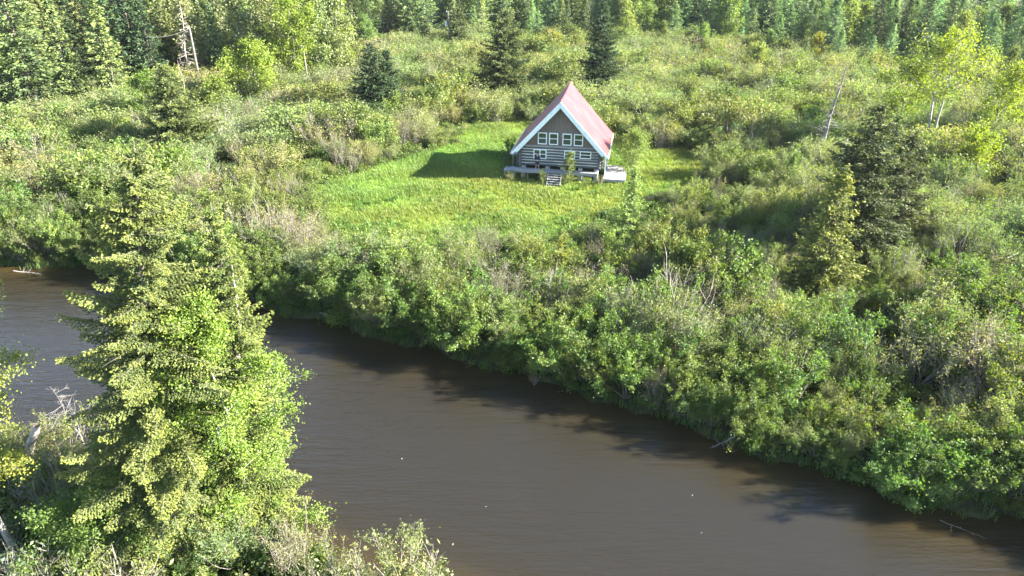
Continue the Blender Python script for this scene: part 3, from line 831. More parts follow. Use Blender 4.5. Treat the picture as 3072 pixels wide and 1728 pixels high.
# ------------------------------------------------------------------ conifers
def make_conifer(name, label, cat, x, y, h, rad, seed, tint, group=None, needle=None, rz=None, lean=(0, 0), cache={}, **kw):
    key = (round(h, 2), rad, seed)
    if key not in cache:
        fol, tr, br = spruce_arrays(seed, h, rad, **kw)
        cache[key] = (mesh_np('crown', fol[0], fol[1], [M['needle']], lv=fol[2]), mesh_np('trunk', tr[0], tr[1], [M['bark']], smooth_shade=True),
                      mesh_np('branches', br[0], br[1], [M['bark']]))
    t = thing(name, label, cat, (x, y, float(ground_z(x, y))), random.uniform(0, 6.28) if rz is None else rz, group)
    t.rotation_euler = (lean[0], lean[1], t.rotation_euler[2])
    put('crown', cache[key][0], t, tint=tint)
    tk = put('trunk', cache[key][1], t)
    put('branches', cache[key][2], tk)
    return t

def spot(u, v_top, y):
    """x and height of a plant whose tip shows at (u, v_top) when it stands y metres off"""
    p = at_depth(u, v_top, y); return p.x, p.z

SPRUCE_T = (0.064, 0.082, 0.036)
DARK_T = (0.034, 0.056, 0.032)
YEL_T = (0.085, 0.098, 0.026)
LARCH_T = (0.138, 0.192, 0.060)
x, h = spot(400, 405, 23.2)
bx = at(520, 1590, 0).x
make_conifer('spruce_tree', 'huge sunlit yellow-green spruce on the near bank in front of the river', 'spruce', bx, 23.2, h, 4.2, 101, (0.126, 0.148, 0.056),
             dz=0.40, per=6.4, step=0.13, spray=0.06, aspect=0.5, droop=0.42, ragged=0.36, base=0.10, rz=0.0, lean=(0, math.atan2(x - bx, h)), top_pow=0.62, trunk=0.013, dead=0.14, reps=12)
x, h = spot(612, 520, 24.6)
make_conifer('spruce_tree', 'smaller yellow-green spruce close behind the right side of the huge spruce', 'spruce', x - 1.2, 24.6, h, 2.6, 102, (0.120, 0.146, 0.050), dz=0.42, per=5.6, step=0.15, spray=0.07, aspect=0.5, reps=10, droop=0.4, ragged=0.34, base=0.08, rz=0.0, lean=(0, math.atan2(1.2, h)), top_pow=0.6)
for lab, u, vt, yy, rad, seed, tint in (
    ('dark spruce standing left of the two spires behind the cabin', 1515, 24, 106, 4.5, 110, SPRUCE_T),
    ('slender dark spruce rising directly behind the cabin roof', 1812, 4, 108, 3.3, 111, DARK_T),
    ('dark bushy spruce between the clearing and the left thicket, taller of a close pair', 1108, 128, 95, 3.3, 112, DARK_T),
    ('small dark spruce tip close against the right side of a taller bushy spruce', 1158, 150, 96, 2.2, 113, DARK_T),
    ('broad half-shaded spruce in the left thicket above the foreground spruce', 488, 195, 79, 4.4, 114, (0.088, 0.108, 0.044)),
    ('big dark spruce in the thicket at right, right of the leaning dead trunk', 2650, 310, 53, 3.9, 115, (0.062, 0.076, 0.038)),
    ('slim yellow-lit spruce standing in the right thicket before a bigger dark spruce', 2535, 500, 45.5, 2.3, 116, (0.115, 0.128, 0.042)),
    ('dark ragged spruce right behind the big dark spruce of the right thicket', 2745, 395, 55.5, 3.0, 122, (0.066, 0.076, 0.040)),
    ('pointed spruce beside the middle utility pole at the wood edge', 1372, 22, 150, 2.8, 117, SPRUCE_T),
    ('short spruce left of the middle utility pole at the wood edge', 1272, 55, 152, 2.2, 118, SPRUCE_T),
    ('small dark conifer low among the bright shrubs right of the dead leaning trunk', 2330 + 360, 355, 74, 1.5, 119, DARK_T),
    ('little spruce poking from the thicket near the left wood', 225, 185, 112, 1.3, 120, SPRUCE_T),
    ('low spruce top among shrubs beneath the dead grey tree', 475, 190, 106, 1.5, 121, SPRUCE_T)):
    x, h = spot(u, vt, yy)
    make_conifer('spruce_tree', lab, 'spruce', x, yy, h, rad * 1.3, seed, tint, 'spruces standing apart in the scrub', dz=0.46, per=7, step=0.26, spray=0.24, droop=0.34, ragged=0.3, base=0.03, top_pow=0.72)
for lab, u, vt, yy, rad, seed in (
    ('feathery pale green larch standing below the right end of the clearing', 1905, 500, 54, 2.1, 130),
    ('small feathery light green larch left of the leaning dead trunk foot', 2392, 425, 67, 1.35, 131)):
    x, h = spot(u, vt, yy)
    make_conifer('larch_tree', lab, 'larch', x, yy, h, rad, seed, LARCH_T, 'young larches', dz=0.4, per=7, step=0.22, spray=0.2, droop=0.22, ragged=0.3, base=0.04, aspect=0.25)

# conifer wood beyond the scrub: built from a few models, every tree its own object
def conifer_model(h, rad, seed, kind):
    kw = dict(dz=0.6, per=6, step=0.42, spray=0.36, droop=0.32, ragged=0.28, base=0.02, aspect=0.42)
    if kind == 'larch': kw.update(spray=0.32, aspect=0.3, droop=0.18, dz=0.5)
    fol, tr, br = spruce_arrays(seed, h, rad, **kw)
    return mesh_np('crown', fol[0], fol[1], [M['needle']], lv=fol[2]), mesh_np('trunk', tr[0], tr[1], [M['bark']], smooth_shade=True), mesh_np('branches', br[0], br[1], [M['bark']])
FM = {'spruce': [conifer_model(15, 3.0, 200 + i, 'spruce') for i in range(4)], 'larch': [conifer_model(14, 2.7, 210 + i, 'larch') for i in range(3)]}
def forest_conifer(kind, x, y, h, label, group, tint):
    me = random.choice(FM[kind])
    t = thing('%s_tree' % kind, label, kind, (x, y, 0), random.uniform(0, 6.28), group)
    s = h / (15 if kind == 'spruce' else 14); t.scale = (s * (random.uniform(1.15, 1.6) if kind == 'larch' else random.uniform(0.9, 1.3)),) * 2 + (s,)
    put('crown', me[0], t, tint=tint); tk = put('trunk', me[1], t); put('branches', me[2], tk)
    return t

def edge_y(u):
    """where the wood begins, by direction"""
    return float(np.interp(u, [-200, 0, 330, 480, 600, 1000, 1100, 1300, 1600, 1900, 2200, 2600, 2800, 3300], [97, 99, 109, 117, 122, 127, 152, 163, 160, 158, 150, 136, 124, 112]))

used = []
def free(x, y, d):
    for a, b, e in used:
        if (a - x) ** 2 + (b - y) ** 2 < (d * 0.5 + e * 0.5) ** 2: return False
    used.append((x, y, d)); return True

def jit(t, v=0.16):
    k = math.exp(random.gauss(0, v)); return (t[0] * k * math.exp(random.gauss(0, 0.08)), t[1] * k, t[2] * k * math.exp(random.gauss(0, 0.08)))

# ------------------------------------------------------------------ broadleaf trees
BM = {}
def broadleaf(name, label, cat, x, y, h, cr, seed, tint, group=None, bark='pale_bark', rz=None, key=None, sc=None, **kw):
    k = key or (name, seed, round(h, 2))
    if k not in BM:
        fol, tr, br = broadleaf_arrays(seed, h, cr, **kw)
        BM[k] = (mesh_np('crown', fol[0], fol[1], [M['leaf']], lv=fol[2]), mesh_np('trunk', tr[0], tr[1], [M[bark]], smooth_shade=True), mesh_np('limbs', br[0], br[1], [M[bark]], smooth_shade=True))
    t = thing(name, label, cat, (x, y, float(ground_z(x, y))), random.uniform(0, 6.28) if rz is None else rz, group)
    if sc: t.scale = sc
    put('crown', BM[k][0], t, tint=tint); tk = put('trunk', BM[k][1], t); put('limbs', BM[k][2], tk)
    return t
BRIGHT = (0.165, 0.225, 0.036)
LIME = (0.19, 0.24, 0.030)
ASPEN = (0.150, 0.190, 0.100)
# birch beside the huge spruce, leaning out over the water
b0 = at(600, 1640, 0)
broadleaf('birch_tree', 'bright green birch leaning over the water right of the huge spruce', 'birch', b0.x + 1.5, 24.0, 13.0, 2.9, 301, (0.150, 0.228, 0.046),
          limbs=30, leaves=48000, leaf=0.088, clump=0.24, trunk_r=0.14, lean=(0.12, 0.02), crown_base=0.12, shape=0.6, rz=0.0, twigs=7)
broadleaf('birch_tree', 'leafy birch with crown edge showing at the left border above the river', 'birch', -20.9, 20.8, 15.2, 2.6, 302, (0.18, 0.21, 0.045),
          limbs=22, leaves=24000, leaf=0.09, clump=0.22, trunk_r=0.14, crown_base=0.35, rz=0.5)
for name, lab, cat, u, vt, yy, cr, seed, tint, kw in (
    ('birch_tree', 'tall lime-green birch at the wood edge, brightest tree above the left thicket', 'birch', 850, -75, 117, 4.3, 310, BRIGHT, dict(leaves=15000, leaf=0.26, clump=0.45, limbs=28, crown_base=0.15)),
    ('maple_tree', 'rounded lime-green maple below the tall bright birch', 'maple', 755, 140, 104, 4.2, 311, BRIGHT, dict(leaves=9000, leaf=0.26, clump=0.45, limbs=18, crown_base=0.1)),
    ('maple_tree', 'bright maple right of the broad left spruce', 'maple', 640, 235, 92, 2.6, 312, (0.13, 0.18, 0.035), dict(leaves=5000, leaf=0.22, clump=0.36, limbs=14, crown_base=0.08)),
    ('maple_tree', 'bright green maple sapling on the left flank of the broad spruce', 'maple', 415, 205, 90, 2.8, 313, (0.10, 0.165, 0.028), dict(leaves=6000, leaf=0.22, clump=0.36, limbs=14, crown_base=0.08)),
    ('maple_tree', 'yellow-green tree with forked pale trunk at upper right', 'maple', 2890, 95, 78, 4.3, 314, LIME, dict(leaves=6000, leaf=0.22, clump=0.34, limbs=16, crown_base=0.5, fork=2, trunk_r=0.17)),
    ('maple_tree', 'spreading yellow-green tree left of the forked pale trunk', 'maple', 2745, 175, 88, 3.4, 315, (0.150, 0.200, 0.034), dict(leaves=7000, leaf=0.23, clump=0.36, limbs=14, crown_base=0.28)),
    ('maple_tree', 'rounded lime bush below the forked pale trunk', 'maple', 2975, 375, 70, 2.3, 316, LIME, dict(leaves=6000, leaf=0.19, clump=0.3, limbs=14, crown_base=0.05, trunk_r=0.07)),
    ('maple_tree', 'lime sapling at the far right of the upper thicket', 'maple', 3050, 190, 84, 2.7, 317, LIME, dict(leaves=5000, leaf=0.23, clump=0.36, limbs=14, crown_base=0.2)),
    ('maple_sapling', 'small orange-yellow sapling at the scrub edge below the larches', 'sapling', 2462, 98, 138, 1.7, 318, (0.20, 0.20, 0.03), dict(leaves=2200, leaf=0.26, clump=0.3, limbs=12, crown_base=0.05, trunk_r=0.05)),
    ('maple_sapling', 'pale lime sapling in the upper scrub left of the orange-yellow one', 'sapling', 2283, 130, 128, 1.8, 319, (0.15, 0.20, 0.05), dict(leaves=2200, leaf=0.26, clump=0.3, limbs=12, crown_base=0.05, trunk_r=0.05)),
    ('maple_tree', 'vivid green low tree at the left border of the thicket', 'maple', 150, 222, 104, 3.2, 320, (0.12, 0.19, 0.025), dict(leaves=6000, leaf=0.25, clump=0.4, limbs=14, crown_base=0.05)),
    ('maple_tree', 'tall yellowish tree mid right at the larch wood edge', 'maple', 2618, 10, 152, 2.6, 321, (0.15, 0.19, 0.045), dict(leaves=5000, leaf=0.3, clump=0.4, limbs=16, crown_base=0.15)),
    ('willow_tree', 'bushy young willow growing through the front deck right of the steps', 'willow', 1712, 452, 70.45, 0.95, 322, (0.120, 0.155, 0.052), dict(leaves=3000, leaf=0.10, clump=0.15, limbs=16, crown_base=0.06, trunk_r=0.035, up=0.3)),
    ('willow_tree', 'slim sapling standing just left of the wooden steps', 'willow', 1628, 503, 69.9, 0.42, 323, (0.120, 0.155, 0.050), dict(leaves=800, leaf=0.09, clump=0.12, limbs=9, crown_base=0.05, trunk_r=0.02, up=0.3)),
    ('willow_tree', 'bright willow bush beside the right roof edge of the cabin', 'willow', 1908, 388, 74.5, 2.3, 324, (0.150, 0.205, 0.070), dict(leaves=9500, leaf=0.13, clump=0.24, limbs=20, crown_base=0.03, trunk_r=0.05, up=0.2))):
    x, h = spot(u, vt, yy)
    broadleaf(name, lab, cat, x, yy, h, cr, seed, tint, **kw)

for i, (x, y, h, cr) in enumerate(((-18.2, 24.6, 4.6, 1.6), (-17.2, 21.6, 5.0, 2.1), (-18.3, 20.6, 4.0, 1.9), (-15.6, 21.2, 3.8, 1.7), (-24.6, 25.0, 3.4, 1.5), (-14.6, 22.8, 4.2, 1.6))):
    broadleaf('maple_tree', ('deep green young maple between the broken snag and the huge spruce', 'deep green leafy maple in the shade at the foot of the huge spruce', 'dark leafy maple at the bottom left corner below the snag', 'small leafy maple at the bottom edge below the huge spruce', 'green maple at the left border behind the snag', 'leafy maple low on the right side of the huge spruce')[i], 'maple', x, y, h, cr, 340 + i, (0.085, 0.14, 0.030),
              leaves=11000, leaf=0.09, clump=0.22, limbs=18, crown_base=0.05, trunk_r=0.06)

# the wood: aspens at left centre, spruces left, larches and spruces right; lower and looser along its front
ASM = dict(leaves=7000, leaf=0.30, clump=0.5, limbs=24, crown_base=0.04, trunk_r=0.12, shape=0.55)
def wood_spot(u, row):
    if u < 160: z_ = 'at the left border'
    elif u < 400: z_ = 'in the middle of the left wood'
    elif u < 560: z_ = 'beside the pale dead spruce skeleton'
    elif u < 800: z_ = 'left of the tall lime-green birch'
    elif u < 1040: z_ = 'right of the tall lime-green birch'
    elif u < 1330: z_ = 'behind the middle utility pole'
    elif u < 1700: z_ = 'behind the two spires above the cabin'
    elif u < 2150: z_ = 'by the far white house'
    elif u < 2520: z_ = 'behind the orange-yellow sapling'
    elif u < 2800: z_ = 'left of the forked yellow-green tree'
    else: z_ = 'at the upper right border'
    return ('front-row ' if row <= 1 else ('' if row < 4 else 'rearmost ')), z_
for i, (u, y) in enumerate(((590, 119), (655, 121.5), (715, 118.5), (790, 122), (930, 121), (1000, 123))):
    x = at_depth(u, 60, y).x; v = i % 4
    used.append((x, y, 3.5))
    BMk = ('aspen', v); s = random.uniform(0.95, 1.1)
    broadleaf('aspen_tree', 'tall pale aspen at the wood edge, %s of six by the lime-green birch' % ('leftmost', 'second from left', 'third from left', 'third from right', 'second from right', 'rightmost')[i], 'aspen', x, y, 14.0, 2.9, 330 + v,
              jit((0.165, 0.205, 0.115), 0.06), 'aspens of the wood', key=BMk, sc=(s * 1.1, s * 1.1, s), **ASM)
for row in range(7):
    u = -260
    while u < 3340:
        y = edge_y(u) - 3 + row * 7.5 + random.uniform(-3.2, 3.2)
        x = at_depth(u, 60, y).x
        r_ = random.random()
        aspen_zone = 560 < u < 1030
        dark_gap = 1040 < u < 1330 and row < 4
        if aspen_zone: kind = 'aspen' if r_ < 0.9 else 'spruce'
        elif u < 560: kind = 'spruce' if r_ < 0.95 else 'aspen'
        elif u < 2000: kind = 'spruce' if r_ < 0.36 else ('larch' if r_ < 0.70 else 'aspen')
        else: kind = 'larch' if r_ < 0.62 else ('spruce' if r_ < 0.86 else 'aspen')
        du = random.uniform(0.75, 1.3) * {'aspen': 4.6, 'spruce': 4.0, 'larch': 4.2}[kind] * F_PX / (y * 1.02)
        if not (dark_gap and random.random() < 0.75) and free(x, y, 2.8):
            low_ = ((0.55, 0.75, 0.9, 1, 1, 1, 1)[row] if u > 1040 else 1.0) * random.uniform(0.68, 1.2)
            pre, where = wood_spot(u, row)
            if kind == 'aspen':
                bright = random.random()
                tint = jit(ASPEN if bright < 0.7 else BRIGHT, 0.13) if aspen_zone or u < 560 else jit((0.150, 0.205, 0.075), 0.15)
                v = random.randrange(4); s = random.uniform(0.85, 1.15) * low_
                tone = 'yellow-green ' if tint[2] < 0.06 else 'grey-green '
                broadleaf('aspen_tree', pre + tone + 'aspen ' + where, 'aspen', x, y, 14.0, 2.9, 330 + v, tint, 'aspens of the wood', key=('aspen', v), sc=(s * 1.1, s * 1.1, s), **ASM)
            else:
                h = (random.uniform(13, 20) if u < 560 else random.uniform(11.5, 16.5)) * low_
                dark = u < 560 and random.random() < 0.4
                tint = jit(DARK_T if dark else (((0.095, 0.118, 0.052) if u < 560 else (0.085, 0.118, 0.058)) if kind == 'spruce' else (0.142, 0.212, 0.108)), 0.16)
                lab = pre + ('dark spruce ' if dark else ('olive-green spruce ' if kind == 'spruce' else 'feathery green larch ')) + where
                forest_conifer(kind, x, y, h, lab, '%s trees of the wood' % kind, tint)
        u += du * ((1.75, 1.45, 1.2, 1.1, 1.1, 1.2, 1.3)[row] if u > 1040 else (1.35, 1.25, 1.15, 1.1, 1.1, 1.2, 1.3)[row])

# ------------------------------------------------------------------ dead trees, snags, logs
def dead_tree(name, label, cat, base, tip, r0, mat, seed, limbs=30, lmax=1.6, t0=0.15, droop=0.0, t1=0.97, taper=0.12, sub=2):
    r = np.random.default_rng(seed); base = np.array(base, float); tip = np.array(tip, float)
    T = np.linspace(0, 1, 7)[:, None] * (tip - base)[None] + r.normal(size=(7, 3)) * 0.02 * np.linalg.norm(tip - base) * np.array([[0], [1], [1], [1], [1], [1], [0]]) * 0.5
    t = thing(name, label, cat, base)
    v, q = tubes([(T, np.linspace(r0, r0 * taper, 7))], 8)
    few = limbs < 10
    tk = None if few else put('trunk', mesh_np('trunk', v, q, [M[mat]], smooth_shade=True), t)
    P = []
    ax = unit(tip - base)
    for i in range(limbs):
        s = t0 + (t1 - t0) * (i + r.random()) / limbs; k = min(int(s * 6), 5); p = T[k] + (T[k + 1] - T[k]) * (s * 6 - k)
        d = r.normal(size=3); d -= ax * d.dot(ax); d = unit(d) + ax * r.uniform(-0.1, 0.3) + np.array([0, 0, -droop])
        L = lmax * (1.15 - s) * r.uniform(0.4, 1.1)
        B = bend(r, p, unit(d), L, 5, up=0.02, wander=0.16); P.append((B, np.linspace(r0 * 0.2 * (1.2 - s) + 0.008, 0.005, 5)))
        for _ in range(sub):
            j = r.integers(1, 4); W = bend(r, B[j], unit(unit(B[j + 1] - B[j]) + r.normal(size=3) * 0.6), L * 0.4, 4, up=0, wander=0.2); P.append((W, np.linspace(0.009, 0.004, 4)))
    v2, q2 = tubes(P, 4)
    if few: put('trunk', mesh_np('trunk', np.concatenate([v, v2]), np.concatenate([q, q2 + len(v)]), [M[mat]], smooth_shade=True), t); return t
    v, q = v2, q2; put('branches', mesh_np('branches', v, q, [M[mat]]), tk)
    return t
bs = at(2440, 520, 0); tp = at_depth(2542, 190, bs.y + 1.5)
dead_tree('dead_tree', 'tall bare leaning dead trunk at upper right of the thicket', 'dead tree', bs, tp, 0.27, 'grey_dead', 401, 46, 3.6, 0.22, 0.12)
bs = at_depth(545, 140, 113); bs.z = 0; tp = at_depth(538, 8, 113)
dead_tree('dead_tree', 'pale grey dead spruce skeleton at the edge of the left wood', 'dead tree', (bs.x, 113, 0), tp, 0.16, 'snag_wood', 402, 90, 2.6, 0.25, 0.25, sub=3)
bs = at_depth(548, 240, 98); tp = at_depth(532, 180, 98)
dead_tree('dead_tree', 'small pale broken dead tree above the left thicket', 'dead tree', (bs.x, 98, 0), tp, 0.12, 'dead_wood', 403, 14, 1.4, 0.3)
bs = at(2995, 560, 0); tp = at_depth(2660, 75, 130)
p = at_depth(2935, 30, 118)
dead_tree('dead_tree', 'grey leafless tree behind the yellow-green tree at upper right', 'dead tree', (p.x, 118, 0), p, 0.16, 'grey_dead', 404, 30, 2.4, 0.35)
# dead top between spruce and birch
p0 = Vector((b0.x + 0.9, 24.9, 0)); tp = at_depth(695, 795, 24.6)
dead_tree('dead_tree', 'white bare dead stem poking up between the huge spruce and the birch', 'dead tree', p0, tp, 0.10, 'dead_wood', 405, 16, 1.3, 0.55, 0.0, taper=0.3)
# snag at lower left
s0 = at(66, 1450, 0.0); s1 = at_depth(108, 1275, s0.y + 0.2)
dead_tree('snag', 'broken barkless snag at lower left bank with dead branches', 'snag', s0, s1, 0.25, 'snag_wood', 406, 12, 1.4, 0.25, 0.0, taper=0.7)
s0 = at(50, 1440, 0.0); s1 = at_depth(52, 1360, s0.y + 0.2)
dead_tree('snag', 'short rotten stump left of the broken snag', 'snag', s0, s1, 0.15, 'snag_wood', 407, 5, 0.8, 0.3, taper=0.7)
s0 = at(30, 1530, 0.3); s1 = at(170, 1400, 0.9)
dead_tree('fallen_branch', 'grey fallen branch lying below the broken snag', 'branch', s0, s1, 0.09, 'grey_dead', 408, 12, 1.2, 0.2)
s0 = at(250, 1330, 0.5); s1 = at_depth(150, 1160, 27.2)
dead_tree('dead_bush', 'dark bare branches reaching over the water left of the huge spruce', 'branch', s0, s1, 0.06, 'grey_dead', 409, 34, 2.2, 0.1, sub=4)
s0 = at(1015, 955, WATER_Z + 0.15); s1 = at(958, 938, WATER_Z + 0.35)
dead_tree('fallen_log', 'white bleached log at the far water edge', 'log', s0, s1, 0.07, 'pale_bark', 410, 4, 0.7, 0.3, taper=0.7)
s0 = at(3090, 742, 1.5); s1 = at(3020, 775, 2.6)
dead_tree('fallen_branch', 'white bare branch at the right border above the thicket', 'branch', s0, s1, 0.08, 'pale_bark', 411, 6, 1.2, 0.3, taper=0.3)
s0 = at(2820, 1560, WATER_Z + 0.1); s1 = at(2960, 1618, WATER_Z + 0.05)
dead_tree('fallen_branch', 'thin dead branch floating at the lower right water edge', 'branch', s0, s1, 0.02, 'bark', 412, 3, 0.6, 0.1, taper=0.3)

for lab, a_, b_, sd_ in (('bare grey branch trailing into the water below the right thicket', (2130, 1345), (2205, 1310), 414), ('bare grey branch drooping to the water behind the huge spruce', (128, 822), (40, 812), 415)):
    s0 = at(*b_, 0.1); s1 = at(*a_, WATER_Z + 0.1)
    dead_tree('fallen_branch', lab, 'branch', s0, s1, 0.045, 'grey_dead', sd_, 8, 1.0, 0.3, taper=0.3)

# ------------------------------------------------------------------ utility poles and wires, far buildings
tops_ = []
for lab, u0, v0, u1, v1, yy in (('weathered utility pole in front of the aspens', 923, 243, 908, 137, 116), ('pale utility pole with one wire beside the left wood', 578, 135, 568, 84, 113), ('white utility pole beside the pointed spruce at the wood edge', 1350, 110, 1343, 33, 151)):
    b_ = at_depth(u0, v0, yy); t_ = at_depth(u1, v1, yy)
    foot = b_ + (b_ - t_) * (b_.z / (t_.z - b_.z))
    o = thing('utility_pole', lab, 'utility pole', (foot.x, yy, 0), 0, 'utility poles')
    d = Vector((t_.x - foot.x, 0, t_.z))
    MB().tube([Vector((0, 0, -0.3)), d * 0.5, d], [0.2, 0.17, 0.14], 10).build('shaft', M['pole'], o)
    MB().tube([d + Vector((-0.1, 0, -0.25)), d + Vector((-0.25, 0, -0.15)), d + Vector((-0.25, 0, 0.05))], 0.05, 6).build('insulator', M['white_paint'], o)
    tops_.append(Vector((foot.x, yy, 0)) + d)
p3 = tops_[2]
o = thing('transformer', 'small pale transformer can hung on the middle utility pole', 'transformer', p3 + Vector((-0.42, 0, -2.4)), 0)
MB().tube([(0, 0, -0.5), (0, 0, 0.4)], 0.28, 10).build('can', M['shed_white'], o); MB().tube([(0, 0, 0.4), (0, 0, 0.62)], 0.06, 6).build('bushing', M['white_paint'], o)
def wire(a, b_, sag, label):
    a = Vector(a); b_ = Vector(b_); pts = [a.lerp(b_, t / 14) - Vector((0, 0, sag * 4 * (t / 14) * (1 - t / 14))) for t in range(15)]
    tag(MB().tube(pts, 0.018, 5).build('overhead_wire', M['wire']), label, 'wire')
wire(tops_[1], at_depth(440, 110, 108), 0.5, 'single wire running left from the pale utility pole')
wire(p3, at_depth(1560, 36, 158), 0.6, 'wire running right from the middle utility pole')
wire(p3, at_depth(1230, 42, 158), 0.5, 'wire running left from the middle utility pole')

def far_house(label, u, v, y, w, d, hgt, rz, wallm, roofm, rh=1.8):
    p = at_depth(u, v, y)
    o = thing('house', label, 'house', (p.x, y, 0), rz)
    MB().box(-w / 2, w / 2, -d / 2, d / 2, 0, hgt).build('wall', M[wallm], o)
    MB().prism([(-w / 2 - 0.3, -d / 2 - 0.4, hgt), (w / 2 + 0.3, -d / 2 - 0.4, hgt), (w / 2 + 0.3, 0, hgt + rh), (-w / 2 - 0.3, 0, hgt + rh)], (0, 0, 0.15)).build('roof', M[roofm], o)
    MB().prism([(-w / 2 - 0.3, d / 2 + 0.4, hgt), (w / 2 + 0.3, d / 2 + 0.4, hgt), (w / 2 + 0.3, 0.004, hgt + rh), (-w / 2 - 0.3, 0.004, hgt + rh)], (0, 0, 0.15)).build('roof', M[roofm], o)
    for k in (-0.3, 0.05, 0.32):
        f_ = MB().box(k * w - 0.5, k * w + 0.5, -d / 2 - 0.05, -d / 2 - 0.003, hgt * 0.38, hgt * 0.8).build('window', M['white_paint'], o)
        MB().box(k * w - 0.42, k * w + 0.42, -d / 2 - 0.07, -d / 2 - 0.055, hgt * 0.41, hgt * 0.77).build('pane', M['glass'], f_)
    return o
far_house('white house glimpsed through the far wood above the cabin', 1965, 15, 232, 11, 7, 5.0, 0.1, 'shed_white', 'shed_white')
far_house('house with pinkish roof glimpsed through the far wood at upper right', 2480, 20, 226, 10, 8, 4.5, -0.25, 'shed_white', 'shed_pink')

# ------------------------------------------------------------------ scrub: alder, willow and grey brush
A_MOD = []; W_MOD = []; G_MOD = []
for i in range(5):
    f_, s_ = shrub_arrays(500 + i, h=3.2, stems=11, spread=0.85, leaves=4400, leaf=0.105, clump=0.105, bare=0.3)
    A_MOD.append(pair_mesh('alder', f_, s_, M['leaf'], M['twig']))
for i in range(5):
    f_, s_ = shrub_arrays(520 + i, h=3.0, stems=16, spread=0.7, leaves=3400, leaf=0.10, aspect=0.38, clump=0.12, bare=0.3, bare_twigs=0.12, up=0.3)
    W_MOD.append(pair_mesh('willow', f_, s_, M['leaf'], M['twig']))
for i in range(4):
    f_, s_ = shrub_arrays(540 + i, h=3.0, stems=18, spread=0.6, leaves=1000, leaf=0.10, aspect=0.4, clump=0.16, bare=0.35, bare_twigs=0.45, up=0.3, rs=0.024)
    G_MOD.append(pair_mesh('brush', f_, s_, M['leaf'], M['twig']))
FAR_A = [join_mesh('far_alder', *shrub_arrays(560 + i, h=3.1, stems=9, spread=0.8, leaves=2000, leaf=0.155, clump=0.2, rs=0.03), M['leaf'], M['twig']) for i in range(4)]
FAR_W = [join_mesh('far_willow', *shrub_arrays(570 + i, h=3.0, stems=13, spread=0.65, leaves=1700, leaf=0.15, aspect=0.4, clump=0.2, bare_twigs=0.15, rs=0.028), M['leaf'], M['twig']) for i in range(4)]
FAR_G = [join_mesh('far_brush', *shrub_arrays(580 + i, h=2.9, stems=16, spread=0.6, leaves=450, leaf=0.16, aspect=0.45, clump=0.2, bare_twigs=0.45, rs=0.03), M['leaf'], M['twig']) for i in range(3)]

def lownoise(x, y, s, seed):
    r = np.random.default_rng(seed); v = np.zeros_like(x)
    for k in range(7):
        a = r.uniform(0, 6.28); w = r.uniform(0.5, 1.6) / s
        v += np.sin((x * math.cos(a) + y * math.sin(a)) * w * 2 + r.uniform(0, 6.28))
    return v / 2.6

# candidate spots on a jittered grid
sp = 1.75
cx, cy = np.meshgrid(np.arange(-150, 150, sp), np.arange(8, 168, sp))
cx = (cx + rng.uniform(-0.75, 0.75, cx.shape)).ravel(); cy = (cy + rng.uniform(-0.75, 0.75, cy.shape)).ravel()
ok = (bank_dist(cx, cy) > 0.35) & seen(cx, cy, 1.5, 190, 230)
ok &= ~in_poly(cx, cy, MEADOW)
# scrub thins towards the wood floor
uu = 1536 + F_PX * cx / (cy * math.cos(PITCH) + (CAM_H - 1.0) * math.sin(PITCH))
ok &= cy < np.interp(uu, [-200, 0, 330, 480, 600, 1000, 1100, 1300, 1600, 1900, 2200, 2600, 2800, 3300], [100, 103, 108, 113, 120, 127, 150, 162, 160, 158, 150, 136, 126, 114])
cx, cy, uu = cx[ok], cy[ok], uu[ok]
# a close row right at the far water's edge
rx = np.arange(-60, 36, 0.95); rx = rx + rng.uniform(-0.5, 0.5, len(rx)); ry = far_bank(rx) + rng.uniform(-0.15, 1.0, len(rx))
cx = np.concatenate([cx, rx]); cy = np.concatenate([cy, ry]); uu = np.concatenate([uu, np.zeros(len(rx))])
# keep the cabin's sight line from the lawn and other clear spots
local = Matrix.Rotation(-CAB_RZ, 4, 'Z')
lx = (cx - CAB.x) * math.cos(-CAB_RZ) - (cy - CAB.y) * math.sin(-CAB_RZ); ly = (cx - CAB.x) * math.sin(-CAB_RZ) + (cy - CAB.y) * math.cos(-CAB_RZ)
ok = ~((np.abs(lx) < 6.6) & (ly > -4) & (ly < 10.5)) & ~((np.abs(cx + 20.3) < 1.3) & (cy > 20) & (cy < 28.5))
cx, cy, uu = cx[ok], cy[ok], uu[ok]
gap = (lownoise(cx, cy, 2.6, 21) < -0.95) & (bank_dist(cx, cy) > 3)
cx, cy, uu = cx[~gap], cy[~gap], uu[~gap]
bd = bank_dist(cx, cy)
n1 = lownoise(cx, cy, 9.0, 1); n2 = lownoise(cx, cy, 4.0, 2); n3 = lownoise(cx, cy, 18.0, 3)
near_side = cy < near_bank(cx)
# kind: 0 alder, 1 willow, 2 grey brush
p_ald = np.clip(0.30 + 0.65 * np.exp(-np.maximum(bd, 0) / 7.0) + 0.22 * n1, 0.05, 0.95)
p_gry = np.clip(0.17 + 0.16 * n3 + 0.10 * n2, 0.02, 0.5)
p_gry = np.where(bd < 3.5, 0.02, p_gry); p_ald = np.where(bd < 2.0, 0.93, p_ald)
p_gry = np.where(near_side, 0.45, p_gry); p_ald = np.where(near_side, 0.2, p_ald)
rv = rng.random(len(cx))
kind = np.where(rv < p_gry, 2, np.where(rv < p_gry + (1 - p_gry) * p_ald, 0, 1))
hh = 1.0 + 0.30 * n2 + 0.2 * rng.normal(size=len(cx))
hh = np.clip(hh, 0.45, 1.6)
hh = np.where(cy > 95, hh * 0.95, hh)
